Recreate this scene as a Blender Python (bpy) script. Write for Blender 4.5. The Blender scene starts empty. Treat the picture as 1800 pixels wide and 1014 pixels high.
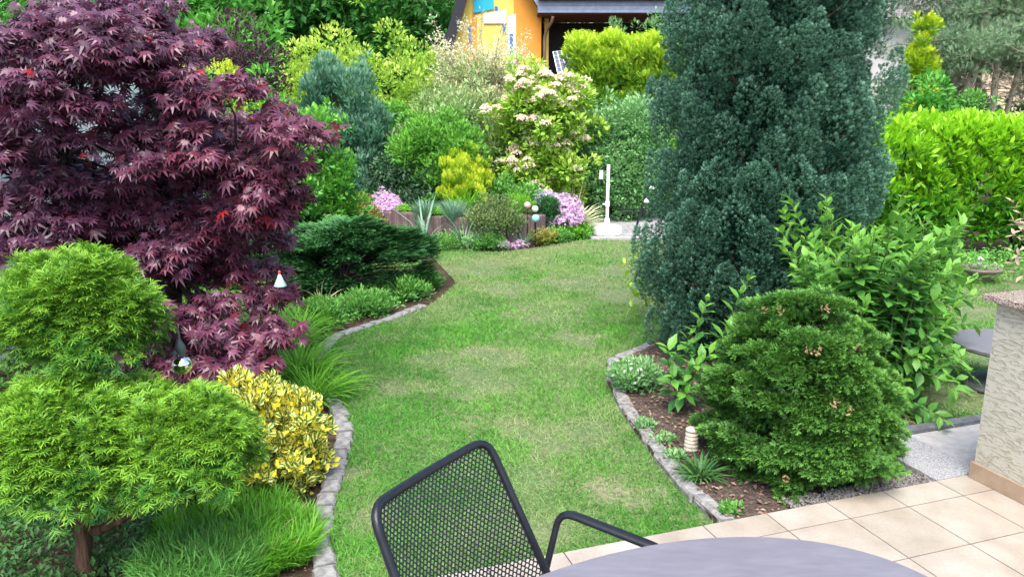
import bpy, math, random
import numpy as np
from mathutils import Vector
R = math.radians
rng = np.random.default_rng(7)
random.seed(7)
sc = bpy.context.scene
col = sc.collection

# ------------------------------------------------------------------ camera
H = 1.77
PITCH = 0.226
FPX = 1350.0
cam_d = bpy.data.cameras.new("camera")
cam = bpy.data.objects.new("camera", cam_d)
col.objects.link(cam)
cam.location = (0, 0, H)
cam.rotation_euler = (math.pi / 2 - PITCH, 0, 0)
cam_d.sensor_width = 36
cam_d.lens = FPX / 1800 * 36
cam_d.clip_start = 0.05
cam_d.clip_end = 500
sc.camera = cam
sc.render.resolution_x = 1024
sc.render.resolution_y = 576

# ------------------------------------------------------------------ light
SUN_EL, SUN_AZ = 60.0, -172.0      # azimuth from +y (away from camera), clockwise; sun behind and left
w = bpy.data.worlds.new("World")
sc.world = w
w.use_nodes = True
nt = w.node_tree
sky = nt.nodes.new("ShaderNodeTexSky")
sky.sky_type = 'NISHITA'
sky.sun_disc = False
sky.sun_elevation = R(SUN_EL)
sky.sun_rotation = R(SUN_AZ)
sky.dust_density = 3.0
sky.air_density = 1.0
sky.ozone_density = 1.0
bg = nt.nodes["Background"]
bg.inputs[1].default_value = 0.15
nt.links.new(sky.outputs[0], bg.inputs[0])
sd = bpy.data.lights.new("sun", 'SUN')
sd.energy = 1.9
sd.angle = R(40)
sd.color = (1.0, 0.975, 0.94)
sun = bpy.data.objects.new("sun", sd)
col.objects.link(sun)
_a, _e = R(SUN_AZ), R(SUN_EL)
sdir = Vector((math.sin(_a) * math.cos(_e), math.cos(_a) * math.cos(_e), math.sin(_e)))
sun.rotation_euler = sdir.to_track_quat('Z', 'Y').to_euler()
sc.view_settings.view_transform = 'Standard'
sc.view_settings.look = 'None'
sc.view_settings.gamma = 1
sc.view_settings.exposure = 1.45
try:
    sc.cycles.max_bounces = 6
    sc.cycles.transparent_max_bounces = 6
    sc.cycles.use_denoising = True
except Exception:
    pass

# ------------------------------------------------------------------ pixel helpers (photo pixels, 1800 wide)
_s, _c = math.sin(PITCH), math.cos(PITCH)
def G(px, py, z=0.0):
    v = (py - 507) / FPX
    dn = (_s + v * _c) / (_c - v * _s)
    y = (H - z) / dn
    d = y * _c + (H - z) * _s
    return Vector(((px - 900) / FPX * d, y, z))
def W(px, py, y):
    v = (py - 507) / FPX
    dn = (_s + v * _c) / (_c - v * _s)
    z = H - dn * y
    d = y * _c + (H - z) * _s
    return Vector(((px - 900) / FPX * d, y, z))

# ------------------------------------------------------------------ value noise
_tab = rng.random((256, 256))
def vnoise(x, y):
    xi = np.floor(x).astype(int); yi = np.floor(y).astype(int)
    fx = x - xi; fy = y - yi
    fx = fx * fx * (3 - 2 * fx); fy = fy * fy * (3 - 2 * fy)
    t = lambda a, b: _tab[a % 256, b % 256]
    return (t(xi, yi) * (1 - fx) + t(xi + 1, yi) * fx) * (1 - fy) + (t(xi, yi + 1) * (1 - fx) + t(xi + 1, yi + 1) * fx) * fy
def fbm(x, y):
    return 0.5 * vnoise(x, y) + 0.28 * vnoise(2.1 * x + 7, 2.1 * y + 3) + 0.22 * vnoise(4.3 * x + 1, 4.3 * y + 9)

# ------------------------------------------------------------------ materials
def new_mat(name):
    m = bpy.data.materials.new(name)
    m.use_nodes = True
    t = m.node_tree
    b = t.nodes["Principled BSDF"]
    return m, t, b
def N(t, kind, **kw):
    n = t.nodes.new(kind)
    for k, v in kw.items():
        if k.startswith('i_'):
            key = k[2:]
            key = int(key) if key.isdigit() else key.replace('_', ' ')
            n.inputs[key].default_value = v
        else:
            setattr(n, k, v)
    return n
def ramp(t, fac, stops):
    n = t.nodes.new("ShaderNodeValToRGB")
    e = n.color_ramp.elements
    while len(e) < len(stops):
        e.new(0.5)
    for i, (p, c) in enumerate(stops):
        e[i].position = p
        e[i].color = (*c, 1) if len(c) == 3 else c
    t.links.new(fac, n.inputs[0])
    return n.outputs[0]
def mixc(t, fac, a, b, mode='MIX'):
    n = t.nodes.new("ShaderNodeMix")
    n.data_type = 'RGBA'
    n.blend_type = mode
    for sock, v in ((n.inputs[0], fac), (n.inputs[6], a), (n.inputs[7], b)):
        if isinstance(v, (int, float)):
            sock.default_value = v
        elif isinstance(v, tuple):
            sock.default_value = (*v, 1)
        else:
            t.links.new(v, sock)
    return n.outputs[2]
def leaf_mat(name, c0, c1, young=None, ymul=1.0, edge=None, edge_at=0.5, trans=0.3, rough=0.5, spec=0.35, stray=None, stray_at=0.985, tipped=False):
    """leaf colour from the per-leaf attribute lf = (random, along, across, age)"""
    m, t, b = new_mat(name)
    at = N(t, "ShaderNodeAttribute", attribute_name="lf")
    sep = N(t, "ShaderNodeSeparateColor")
    t.links.new(at.outputs['Color'], sep.inputs[0])
    c = mixc(t, sep.outputs[0], c0, c1)
    if young:
        mm = N(t, "ShaderNodeMath", operation='MULTIPLY', use_clamp=True)
        t.links.new(at.outputs['Alpha'], mm.inputs[0]); mm.inputs[1].default_value = ymul
        fac = mm.outputs[0]
        if tipped:     # only the outer end of each spray carries the new growth
            m2 = N(t, "ShaderNodeMath", operation='MULTIPLY', use_clamp=True)
            m3 = N(t, "ShaderNodeMapRange", i_1=.25, i_2=.9)
            t.links.new(sep.outputs[1], m3.inputs[0]); t.links.new(fac, m2.inputs[0]); t.links.new(m3.outputs[0], m2.inputs[1]); fac = m2.outputs[0]
        c = mixc(t, fac, c, young)
    if edge:
        gt = N(t, "ShaderNodeMath", operation='GREATER_THAN')
        t.links.new(sep.outputs[2], gt.inputs[0]); gt.inputs[1].default_value = edge_at
        c = mixc(t, gt.outputs[0], c, edge)
    if stray:
        gt = N(t, "ShaderNodeMath", operation='GREATER_THAN')
        t.links.new(sep.outputs[0], gt.inputs[0]); gt.inputs[1].default_value = stray_at
        c = mixc(t, gt.outputs[0], c, stray)
    t.links.new(c, b.inputs['Base Color'])
    b.inputs['Roughness'].default_value = rough
    b.inputs['Specular IOR Level'].default_value = spec
    if trans > 0:
        tr = N(t, "ShaderNodeBsdfTranslucent")
        t.links.new(c, tr.inputs[0])
        ms = N(t, "ShaderNodeMixShader")
        ms.inputs[0].default_value = trans
        t.links.new(b.outputs[0], ms.inputs[1]); t.links.new(tr.outputs[0], ms.inputs[2])
        t.links.new(ms.outputs[0], t.nodes["Material Output"].inputs[0])
    return m
def noise_mat(name, stops, scale=8, detail=6, rough=0.8, bump=0.0, bscale=60, spec=0.3, stretch=None, metallic=0.0, bdist=0.01):
    m, t, b = new_mat(name)
    tc = N(t, "ShaderNodeTexCoord")
    vec = tc.outputs['Object']
    if stretch:
        mp = N(t, "ShaderNodeMapping"); mp.inputs['Scale'].default_value = stretch
        t.links.new(vec, mp.inputs[0]); vec = mp.outputs[0]
    n1 = N(t, "ShaderNodeTexNoise", i_Scale=scale, i_Detail=detail, i_Roughness=0.65)
    t.links.new(vec, n1.inputs['Vector'])
    t.links.new(ramp(t, n1.outputs[0], stops), b.inputs['Base Color'])
    b.inputs['Roughness'].default_value = rough
    b.inputs['Specular IOR Level'].default_value = spec
    b.inputs['Metallic'].default_value = metallic
    if bump:
        n2 = N(t, "ShaderNodeTexNoise", i_Scale=bscale, i_Detail=4)
        t.links.new(vec, n2.inputs['Vector'])
        bp = N(t, "ShaderNodeBump", i_Strength=bump, i_Distance=bdist)
        t.links.new(n2.outputs[0], bp.inputs['Height'])
        t.links.new(bp.outputs[0], b.inputs['Normal'])
    return m
def flat_mat(name, c, rough=0.5, spec=0.5, metallic=0.0):
    v = tuple(min(1, x * 1.12) for x in c); u = tuple(x * 0.88 for x in c)
    return noise_mat(name, [(0.3, u), (0.7, v)], 12, 4, rough, 0, 60, spec, None, metallic)

# ------------------------------------------------------------------ mesh builder
class MB:
    def __init__(s):
        s.v = []; s.f3 = []; s.f4 = []; s.lf = []; s.n = 0; s.smooth = False
    def add(s, v, f3=None, f4=None, lf=None):
        v = np.asarray(v, float).reshape(-1, 3)
        if f3 is not None and len(f3): s.f3.append(np.asarray(f3, int).reshape(-1, 3) + s.n)
        if f4 is not None and len(f4): s.f4.append(np.asarray(f4, int).reshape(-1, 4) + s.n)
        s.v.append(v)
        s.lf.append(np.tile([0.5, 0, 0, 0], (len(v), 1)) if lf is None else lf)
        s.n += len(v)
        return s
    def box(s, lo, hi, ex=None, ey=None, o=None):
        x0, y0, z0 = lo; x1, y1, z1 = hi
        v = np.array([[x, y, z] for z in (z0, z1) for y in (y0, y1) for x in (x0, x1)], float)
        if ex is not None:
            ex = np.array(ex, float); ey = np.array(ey, float)
            v = v[:, :1] * ex + v[:, 1:2] * ey + v[:, 2:] * np.array([0, 0, 1.])
        if o is not None: v = v + np.array(o, float)
        return s.add(v, f4=[[0, 2, 3, 1], [4, 5, 7, 6], [0, 1, 5, 4], [2, 6, 7, 3], [0, 4, 6, 2], [1, 3, 7, 5]])
    def tube(s, pts, rad, seg=7, cap=True, flat=None):
        pts = np.asarray([tuple(p) for p in pts], float); n = len(pts)
        rad = np.full(n, rad, float) if np.isscalar(rad) else np.asarray(rad, float)
        tan = np.gradient(pts, axis=0); tan /= np.linalg.norm(tan, axis=1)[:, None] + 1e-9
        up = np.array([0.03, 0.05, 1.]) if abs(tan[0][2]) < 0.9 else np.array([1., 0.02, 0.05])
        vs = []
        a = np.linspace(0, 2 * np.pi, seg, endpoint=False)
        x = np.cross(up, tan[0])
        for i in range(n):
            x = x - tan[i] * (x @ tan[i]); x /= np.linalg.norm(x) + 1e-9
            y = np.cross(tan[i], x)
            fx, fy = flat if flat else (1, 1)
            vs.append(pts[i] + rad[i] * (fx * np.cos(a)[:, None] * x + fy * np.sin(a)[:, None] * y))
        f = []
        for i in range(n - 1):
            for k in range(seg):
                k2 = (k + 1) % seg
                f.append([i * seg + k, i * seg + k2, (i + 1) * seg + k2, (i + 1) * seg + k])
        v = np.concatenate(vs); f3 = []
        if cap:
            m = len(v); v = np.vstack([v, pts[0], pts[-1]])
            for k in range(seg):
                k2 = (k + 1) % seg
                f3.append([m, k2, k]); f3.append([m + 1, (n - 1) * seg + k, (n - 1) * seg + k2])
        return s.add(v, f3=f3, f4=f)
    def lathe(s, prof, c=(0, 0, 0), seg=20):
        a = np.linspace(0, 2 * np.pi, seg, endpoint=False); v = []
        for r, z in prof:
            v.append(np.c_[c[0] + r * np.cos(a), c[1] + r * np.sin(a), np.full(seg, c[2] + z)])
        f = []
        for i in range(len(prof) - 1):
            for k in range(seg):
                k2 = (k + 1) % seg
                f.append([i * seg + k, i * seg + k2, (i + 1) * seg + k2, (i + 1) * seg + k])
        return s.add(np.concatenate(v), f4=f)
    def poly(s, pts, z0, z1=None):
        """flat polygon (single ngon handled as fan through ear clipping by blender)"""
        from mathutils.geometry import tessellate_polygon
        P = [Vector((p[0], p[1], 0)) for p in pts]
        tris = tessellate_polygon([P])
        if z1 is None:
            return s.add([(p.x, p.y, z0) for p in P], f3=[list(t) for t in tris])
        n = len(P)
        v = [(p.x, p.y, z0) for p in P] + [(p.x, p.y, z1) for p in P]
        f4 = [[i, (i + 1) % n, n + (i + 1) % n, n + i] for i in range(n)]
        return s.add(v, f3=[list(t) for t in tris] + [[a + n, b + n, c + n] for a, b, c in tris], f4=f4)
    def build(s, name, mat, parent=None, loc=None, smooth=None, bevel=0, off=True):
        v = np.concatenate(s.v).astype(np.float32)
        o0 = np.zeros(3)
        if parent is not None:
            o0 = np.array(parent['_o'] if '_o' in parent else parent.location, float)
        elif loc is not None:
            o0 = np.array(loc, float)
        v = v - o0
        f3 = np.concatenate(s.f3) if s.f3 else np.zeros((0, 3), int)
        f4 = np.concatenate(s.f4) if s.f4 else np.zeros((0, 4), int)
        me = bpy.data.meshes.new(name)
        nl = f3.size + f4.size; nf = len(f3) + len(f4)
        me.vertices.add(len(v)); me.vertices.foreach_set('co', v.ravel())
        me.loops.add(nl); me.polygons.add(nf)
        me.loops.foreach_set('vertex_index', np.concatenate([f3.ravel(), f4.ravel()]).astype(np.int32))
        st = np.concatenate([np.arange(len(f3)) * 3, len(f3) * 3 + np.arange(len(f4)) * 4])
        me.polygons.foreach_set('loop_start', st.astype(np.int32))
        sm = s.smooth if smooth is None else smooth
        me.polygons.foreach_set('use_smooth', np.full(nf, sm))
        me.update(calc_edges=True)
        lf = np.concatenate(s.lf)
        if lf[:, 1:].any():
            at = me.color_attributes.new('lf', 'FLOAT_COLOR', 'POINT')
            at.data.foreach_set('color', lf.astype(np.float32).ravel())
        me.materials.append(mat)
        o = bpy.data.objects.new(name, me)
        col.objects.link(o)
        if parent is not None:
            o.parent = parent
        else:
            o.location = o0
        if bevel:
            bm = o.modifiers.new('bevel', 'BEVEL'); bm.width = bevel; bm.segments = 2; bm.limit_method = 'ANGLE'
        return o

def tag(o, label=None, cat=None, group=None, kind=None):
    if label: o['label'] = label
    if cat: o['category'] = cat
    if group: o['group'] = group
    if kind: o['kind'] = kind
    return o
def thing(name, loc, label, cat, group=None):
    o = bpy.data.objects.new(name, None)
    o.empty_display_size = 0.1
    col.objects.link(o)
    o.location = tuple(loc)
    return tag(o, label, cat, group)
def copy_tree(o, parent=None):
    c = o.copy(); col.objects.link(c)
    if parent is not None: c.parent = parent
    for ch in list(o.children): copy_tree(ch, c)
    return c

# ------------------------------------------------------------------ leaf templates: verts (across, along, lift), tris, per-vertex (along, across)
def T_leaf(wd=0.24, fold=0.06, droop=0.12):
    v = [(0, 0, 0), (-wd * .8, .28, fold), (wd * .8, .28, fold), (-wd, .58, fold - droop * .3), (wd, .58, fold - droop * .3), (0, 1, -droop), (0, .3, 0), (0, .6, -droop * .3)]
    f = [(0, 6, 1), (0, 2, 6), (1, 6, 7), (1, 7, 3), (6, 2, 4), (6, 4, 7), (3, 7, 5), (7, 4, 5)]
    return np.array(v), np.array(f), np.array([(p[1], 1.0 if abs(p[0]) > 1e-6 else 0.0) for p in v])
def T_leaf4(wd=0.25, fold=0.06, droop=0.12):
    v = [(0, 0, 0), (-wd, .5, fold), (wd, .5, fold), (0, .5, 0), (0, 1, -droop)]
    f = [(0, 3, 1), (0, 2, 3), (1, 3, 4), (3, 2, 4)]
    return np.array(v), np.array(f), np.array([(p[1], 1.0 if abs(p[0]) > 1e-6 else 0.0) for p in v])
def T_palm():
    v = [(0, 0, 0)]; f = []; tv = [(0, 0)]
    for a, l in ((0, 1.15), (34, 1.0), (-34, 1.0), (70, .8), (-70, .8), (112, .42), (-112, .42)):
        a = R(a); d = np.array([math.sin(a), math.cos(a)]); p = np.array([d[1], -d[0]])
        i = len(v)
        for al, ac, z in ((.42, .12, -.03), (.42, -.12, -.03), (1, 0, -.3)):
            q = d * al * l + p * ac; v.append((q[0], q[1], z * l)); tv.append((al, abs(ac) * 5))
        f += [(0, i, i + 1), (i + 1, i, i + 2)]
    return np.array(v), np.array(f), np.array(tv)
def T_spray(nside=3, wd=.07, side=.5, droop=.1, ang=38):
    v = []; f = []; tv = []
    def seg(p, a, l, w_):
        d = np.array([math.sin(a), math.cos(a)]); q = np.array([d[1], -d[0]]); i = len(v)
        for al, ac in ((0, w_ * .5), (0, -w_ * .5), (.55, w_), (.55, -w_), (1, 0)):
            r = np.array(p) + d * al * l + q * ac
            v.append((r[0], r[1], -droop * r[1] ** 2 + (0.02 if ac > 0 else 0))); tv.append((min(1, r[1]), 0.3 + .7 * al))
        f.extend([(i, i + 2, i + 1), (i + 1, i + 2, i + 3), (i + 3, i + 2, i + 4)])
    seg((0, 0), 0, 1, wd)
    for k in range(nside):
        t = .12 + .62 * k / max(1, nside - 1) if nside > 1 else .4
        for sg in (1, -1):
            tt = t + (.07 if sg > 0 else 0)
            seg((0, tt), sg * R(ang), side * (1 - .5 * t), wd * .85)
    return np.array(v), np.array(f), np.array(tv)
def T_tuft():
    v = []; f = []; tv = []
    for a, s0, l, w_, z in ((0, 0, 1, .10, .0), (42, .1, .62, .09, .1), (-40, .18, .58, .09, -.1), (30, .45, .45, .08, -.15), (-32, .5, .42, .08, .15)):
        a = R(a); d = np.array([math.sin(a), math.cos(a)]); q = np.array([d[1], -d[0]]); i = len(v); o = np.array([0, s0])
        for al, ac in ((0, 0), (.55, w_), (.55, -w_), (1, 0)):
            p = o + d * al * l + q * ac; v.append((p[0], p[1], z * al)); tv.append((min(1, p[1]), .3 + .7 * al))
        f += [(i, i + 1, i + 2), (i + 2, i + 1, i + 3)]
    return np.array(v), np.array(f), np.array(tv)
def T_thread(n=9):
    v = []; f = []; tv = []
    rr = random.Random(3)
    for k in range(n):
        main = k == 0
        a = 0 if main else R(rr.choice((-1, 1)) * rr.uniform(18, 52)); l = 1.0 if main else rr.uniform(.28, .6); w_ = .02
        d = np.array([math.sin(a), math.cos(a)]); q = np.array([d[1], -d[0]]); i = len(v)
        s0 = 0 if main else rr.uniform(.1, .72); zs = rr.uniform(-.15, .2)
        for al, ac in ((0, w_), (0, -w_), (.55, w_ * 1.3), (.55, -w_ * 1.3), (1, 0)):
            p = np.array([0, s0]) + d * al * l + q * ac
            yy_ = min(1.2, p[1])
            v.append((p[0], p[1] - .12 * al * al, .16 * yy_ - .40 * yy_ * yy_ + zs * al * l)); tv.append((min(1, .15 + .85 * (s0 + al * (1 - s0))), al))
        f.extend([(i, i + 2, i + 1), (i + 1, i + 2, i + 3), (i + 3, i + 2, i + 4)])
    return np.array(v), np.array(f), np.array(tv)
def T_needles(n=9, wd=.03):
    v = []; f = []; tv = []
    for k in range(n):
        t = k / n; a = k * 2.4; i = len(v)
        d = np.array([math.sin(a) * .55, .75, math.cos(a) * .55]); d /= np.linalg.norm(d)
        b = np.array([0, t * .6, 0]); l = .42
        q = np.cross(d, [0.3, .2, 1]); q /= np.linalg.norm(q)
        for p, al in ((b + q * wd, 0), (b - q * wd, 0), (b + d * l, 1)):
            v.append(tuple(p)); tv.append((t * .5 + al * .5, al))
        f.append((i, i + 1, i + 2))
    return np.array(v), np.array(f), np.array(tv)
def T_blade(wd=.03, bend=.5):
    v = [(-wd, 0, 0), (wd, 0, 0), (-wd * .9, .45, -bend * .12), (wd * .9, .45, -bend * .12), (-wd * .6, .78, -bend * .5), (wd * .6, .78, -bend * .5), (0, 1, -bend)]
    f = [(0, 1, 3), (0, 3, 2), (2, 3, 5), (2, 5, 4), (4, 5, 6)]
    return np.array(v), np.array(f), np.array([(p[1], min(1, abs(p[0]) / wd)) for p in v])
def T_tri(wd=.06, bend=.25):
    v = [(-wd, 0, 0), (wd, 0, 0), (0, 1, -bend)]
    return np.array(v, float), np.array([(0, 1, 2)]), np.array([(0, 0), (0, 0), (1, 1)])
def T_flower(n=5, cup=.25):
    v = [(0, 0, 0)]; f = []; tv = [(0, 0)]
    for k in range(n):
        a = 2 * math.pi * k / n; i = len(v)
        for aa, r_ in ((a - .45, .65), (a, 1), (a + .45, .65)):
            v.append((math.sin(aa) * r_, math.cos(aa) * r_, cup * r_)); tv.append((r_, r_))
        f += [(0, i, i + 1), (0, i + 1, i + 2)]
    return np.array(v), np.array(f), np.array(tv)
def T_blob():
    v = np.array([(0, 0, .9), (.9, 0, 0), (-.45, .78, 0), (-.45, -.78, 0), (0, 0, -.6)], float)
    f = [(0, 1, 2), (0, 2, 3), (0, 3, 1), (4, 2, 1), (4, 3, 2), (4, 1, 3)]
    return v, np.array(f), np.array([(1, 1), (.5, .5), (.5, .5), (.5, .5), (0, .1)])

def unit(a):
    return a / (np.linalg.norm(a, axis=1)[:, None] + 1e-9)
def inst(mb, T, P, D, Nn, S, rnd=None, age=None, wide=None):
    tv, tf, tt = T
    P = np.asarray(P, float); n = len(P)
    if n == 0: return
    D = unit(np.asarray(D, float)); X = unit(np.cross(D, Nn)); Z = np.cross(X, D)
    S = np.broadcast_to(np.asarray(S, float), (n,))
    wx = S if wide is None else S * wide
    V = P[:, None] + wx[:, None, None] * tv[None, :, 0:1] * X[:, None] + S[:, None, None] * (tv[None, :, 1:2] * D[:, None] + tv[None, :, 2:3] * Z[:, None])
    k = len(tv)
    F = (tf[None] + (np.arange(n) * k)[:, None, None]).reshape(-1, 3)
    rnd = rng.random(n) if rnd is None else rnd
    age = np.zeros(n) if age is None else age
    lf = np.zeros((n, k, 4)); lf[..., 0] = rnd[:, None]; lf[..., 1] = tt[None, :, 0]; lf[..., 2] = tt[None, :, 1]; lf[..., 3] = age[:, None]
    mb.add(V.reshape(-1, 3), f3=F, lf=lf.reshape(-1, 4))
def rdir(n):
    return unit(rng.normal(size=(n, 3)))
def clumps_leaves(C, Rr, n, up=0.0, inner=0.35, power=2.2):
    """n points on the lumps C (K,3) with radii Rr (K,3); returns point, outward dir, lump index"""
    K = len(C); Rr = np.broadcast_to(np.asarray(Rr, float), (K, 3))
    w_ = Rr[:, 0] * Rr[:, 2]; idx = rng.choice(K, n, p=w_ / w_.sum())
    d = rdir(n); flip = (d[:, 2] < 0) & (rng.random(n) < up); d[flip, 2] *= -1
    rr = 1 - inner * rng.random(n) ** power
    P = C[idx] + d * Rr[idx] * rr[:, None]
    return P, d, idx
def env_points(n, base, height, prof, rx, ry, view_bias=True, yaw=0.0):
    """points on the side of an upright body whose half width follows prof [(h, r)...]; returns points, outward normals"""
    hs = np.array([p[0] for p in prof]); rs = np.array([p[1] for p in prof])
    h = rng.random(n * 4); r = np.interp(h, hs, rs)
    keep = rng.random(n * 4) < (r / rs.max() * .9 + .1)
    a = rng.random(n * 4) * 2 * np.pi
    nx, ny = np.sin(a), -np.cos(a)             # a = 0 faces the camera side
    if view_bias: keep &= (ny < 0.35) | (rng.random(n * 4) < .3)
    h, r, nx, ny = (q[keep][:n] for q in (h, r, nx, ny))
    slope = np.gradient(rs, hs); sl = np.interp(h, hs, slope)
    P = np.c_[base[0] + nx * rx * r, base[1] + ny * ry * r, base[2] + h * height]
    nz = np.clip(-sl * rx / height, -1, 3)
    return P, unit(np.c_[nx, ny, nz]), h

# bark / wood
M_bark = noise_mat('bark', [(0.3, (.06, .04, .028)), (0.7, (.17, .12, .085))], 14, 8, .9, .8, 40, .2, (1, 1, .25), bdist=.02)
M_darkbark = noise_mat('dark_bark', [(0.3, (.025, .02, .018)), (0.7, (.09, .07, .06))], 18, 8, .9, .6, 50, .2, (1, 1, .3))
M_redbark = noise_mat('red_bark', [(0.35, (.035, .02, .014)), (0.65, (.15, .085, .055))], 26, 10, .95, 1.0, 45, .2, (1, 1, .2), bdist=.02)
M_palebark = noise_mat('pale_bark', [(0.3, (.17, .15, .10)), (0.7, (.40, .36, .27))], 9, 8, .9, .8, 24, .2, (1, 1, .25), bdist=.03)
M_stem = flat_mat('green_stem', (.10, .14, .04), .6)

def wobble(p0, p1, n=6, amp=.03):
    p0 = np.array(tuple(p0), float); p1 = np.array(tuple(p1), float)
    t = np.linspace(0, 1, n)[:, None]
    q = p0 * (1 - t) + p1 * t
    q[1:-1] += rng.normal(size=(n - 2, 3)) * amp
    return q
# ================================================================== SETTING
M_soil = noise_mat('soil', [(0.3, (.045, .03, .02)), (0.55, (.10, .07, .05)), (0.75, (.17, .12, .09))], 18, 10, .95, 1.0, 60, .1, bdist=.03)
mb = MB(); mb.box((-60, -20, -0.5), (60, 120, -0.075)); mb.build('ground', M_soil); tag(bpy.data.objects['ground'], kind='structure')

left_edge = [G(*p) for p in [(604, 1040), (600, 1014), (578, 930), (590, 850), (612, 780), (620, 740), (598, 700), (572, 650), (565, 615), (600, 580), (690, 552), (755, 527)]]
right_edge = [G(*p) for p in [(1265, 905), (1210, 855), (1160, 800), (1100, 720), (1068, 660), (1070, 625), (1130, 600)]]
left_xy = [(p.x, p.y) for p in left_edge]
right_xy = [(p.x, p.y) for p in right_edge]
TEX = np.array([math.cos(.323), math.sin(.323)]); TEY = np.array([math.sin(.323), -math.cos(.323)])
TS = .3297; TO = np.array([1.323, 2.952]) * 1.77 / 1.6; TA = .472 * TS
lawn_poly = left_xy + [(-.6, 8.2), (-.9, 9.3), (-1.25, 10.5), (-.75, 10.35), (-.2, 10.1), (.4, 10.5), (.8, 10.9), (1.15, 11.2), (3.2, 11.2), (3.6, 10.2), (5.2, 9.5), (9, 8.9), (9, 3.9), (2.55, 3.96), (2.3, 3.9), (1.9, 3.3), (.3, 2.78), (-.7, 2.45)]
island = right_xy + [(1.6, 6.5), (2.4, 6.4), (2.75, 5.6), (2.6, 4.6), (2.3, 4.0), (2.15, 3.6), (1.9, 3.22), (1.3, 3.1)]
def inpoly(x, y, poly):
    r = np.zeros(len(x), bool); n = len(poly)
    for i in range(n):
        x0, y0 = poly[i]; x1, y1 = poly[(i + 1) % n]
        c = ((y0 > y) != (y1 > y)) & (x < (x1 - x0) * (y - y0) / (y1 - y0 + 1e-12) + x0)
        r ^= c
    return r
# lawn sheet: soil and moss under the blades
m_l, t_l, b_l = new_mat('lawn_turf')
tc = N(t_l, "ShaderNodeTexCoord")
n1 = N(t_l, "ShaderNodeTexNoise", i_Scale=1.6, i_Detail=8.0, i_Roughness=.7)
n2 = N(t_l, "ShaderNodeTexNoise", i_Scale=45.0, i_Detail=6.0)
t_l.links.new(tc.outputs['Object'], n1.inputs['Vector']); t_l.links.new(tc.outputs['Object'], n2.inputs['Vector'])
ca = ramp(t_l, n1.outputs[0], [(.42, (.09, .16, .045)), (.57, (.14, .18, .07)), (.69, (.27, .225, .15))])
cb = ramp(t_l, n2.outputs[0], [(.3, (.5, .5, .5)), (.7, (1.2, 1.2, 1.2))])
t_l.links.new(mixc(t_l, 1.0, ca, cb, 'MULTIPLY'), b_l.inputs['Base Color'])
b_l.inputs['Roughness'].default_value = .95
mb = MB(); mb.poly(lawn_poly, -.06); o = mb.build('lawn', m_l); tag(o, kind='structure')
M_mulch = noise_mat('mulch_soil', [(0.3, (.05, .035, .028)), (0.5, (.10, .075, .06)), (0.72, (.20, .155, .125))], 40, 10, .95, 1.0, 90, .1, bdist=.02)
mb = MB(); mb.poly(island, -.062, -.03); o = mb.build('island_bed_soil', M_mulch); tag(o, kind='structure')

# lawn blades
def bare(x, y):
    f = fbm(x * 1.5 + 3.3, y * 1.5 + 1.7)
    b = np.clip((f - .60) / .09, 0, 1)
    for cx_, cy_, r in ((-.05, 5.0, .14), (.12, 3.65, .13), (.45, 4.2, .16), (-.6, 5.55, .2), (.35, 6.9, .35), (.15, 3.1, .1), (.5, 3.5, .12), (.75, 8.3, .35), (-.1, 7.9, .3), (.0, 4.3, .1), (-.78, 4.9, .12), (-.65, 3.2, .12)):
        b = np.maximum(b, np.clip(1.4 - np.hypot((x - cx_), (y - cy_) * .8) / r, 0, 1) * (.5 + .7 * vnoise(x * 9, y * 9)))
    return np.clip(b, 0, 1)
n = 900000
yy = 2.4 + (11.3 - 2.4) * rng.random(n) ** 1.75
xx = rng.uniform(-1.6, 7.5, n)
vis = (xx < .35 + .62 * yy) & (xx > -.5 - .27 * yy)
thin = (xx > 1.15) & (rng.random(n) < .55)
vis &= ~thin
vis &= inpoly(xx, yy, lawn_poly) & ~inpoly(xx, yy, island)
xx, yy = xx[vis], yy[vis]
bz = bare(xx, yy)
keep = rng.random(len(xx)) > bz * .82
xx, yy, bz = xx[keep], yy[keep], bz[keep]; n = len(xx)
print('blades', n)
lush = fbm(xx * 2.3 + 40, yy * 2.3 + 11)
length = (.014 + .022 * rng.random(n)) * (.75 + .8 * lush) * (1 + .03 * yy)
D = np.c_[rng.normal(size=n) * .75, rng.normal(size=n) * .75, .25 + .8 * rng.random(n)]
straw = np.clip(.08 + .75 * (fbm(xx * 1.6 + 9, yy * 1.6 + 5) - .42) * 2 + bz * .8 + rng.normal(size=n) * .28 + np.clip((yy - 5.5) / 10, 0, .45), 0, 1)  # dry patches; last term pales blades with distance, painting in the brighter far light
M_grass = leaf_mat('grass_blade', (.065, .26, .03), (.15, .42, .06), young=(.38, .43, .20), ymul=1.0, trans=.35, rough=.6, spec=.2)
length = length * (1 - .4 * straw)
mb = MB()
inst(mb, T_tri(.065, .3), np.c_[xx, yy, np.full(n, -.06)], D, rdir(n), length, rnd=np.clip(.5 + (lush - .5) * 2 + rng.normal(size=n) * .25, 0, 1), age=straw, wide=1 + .10 * yy)
o = mb.build('lawn_grass', M_grass); tag(o, 'patchy mown lawn grass with straw coloured dry spots and a far part painted lighter', 'grass', kind='stuff')

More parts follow.
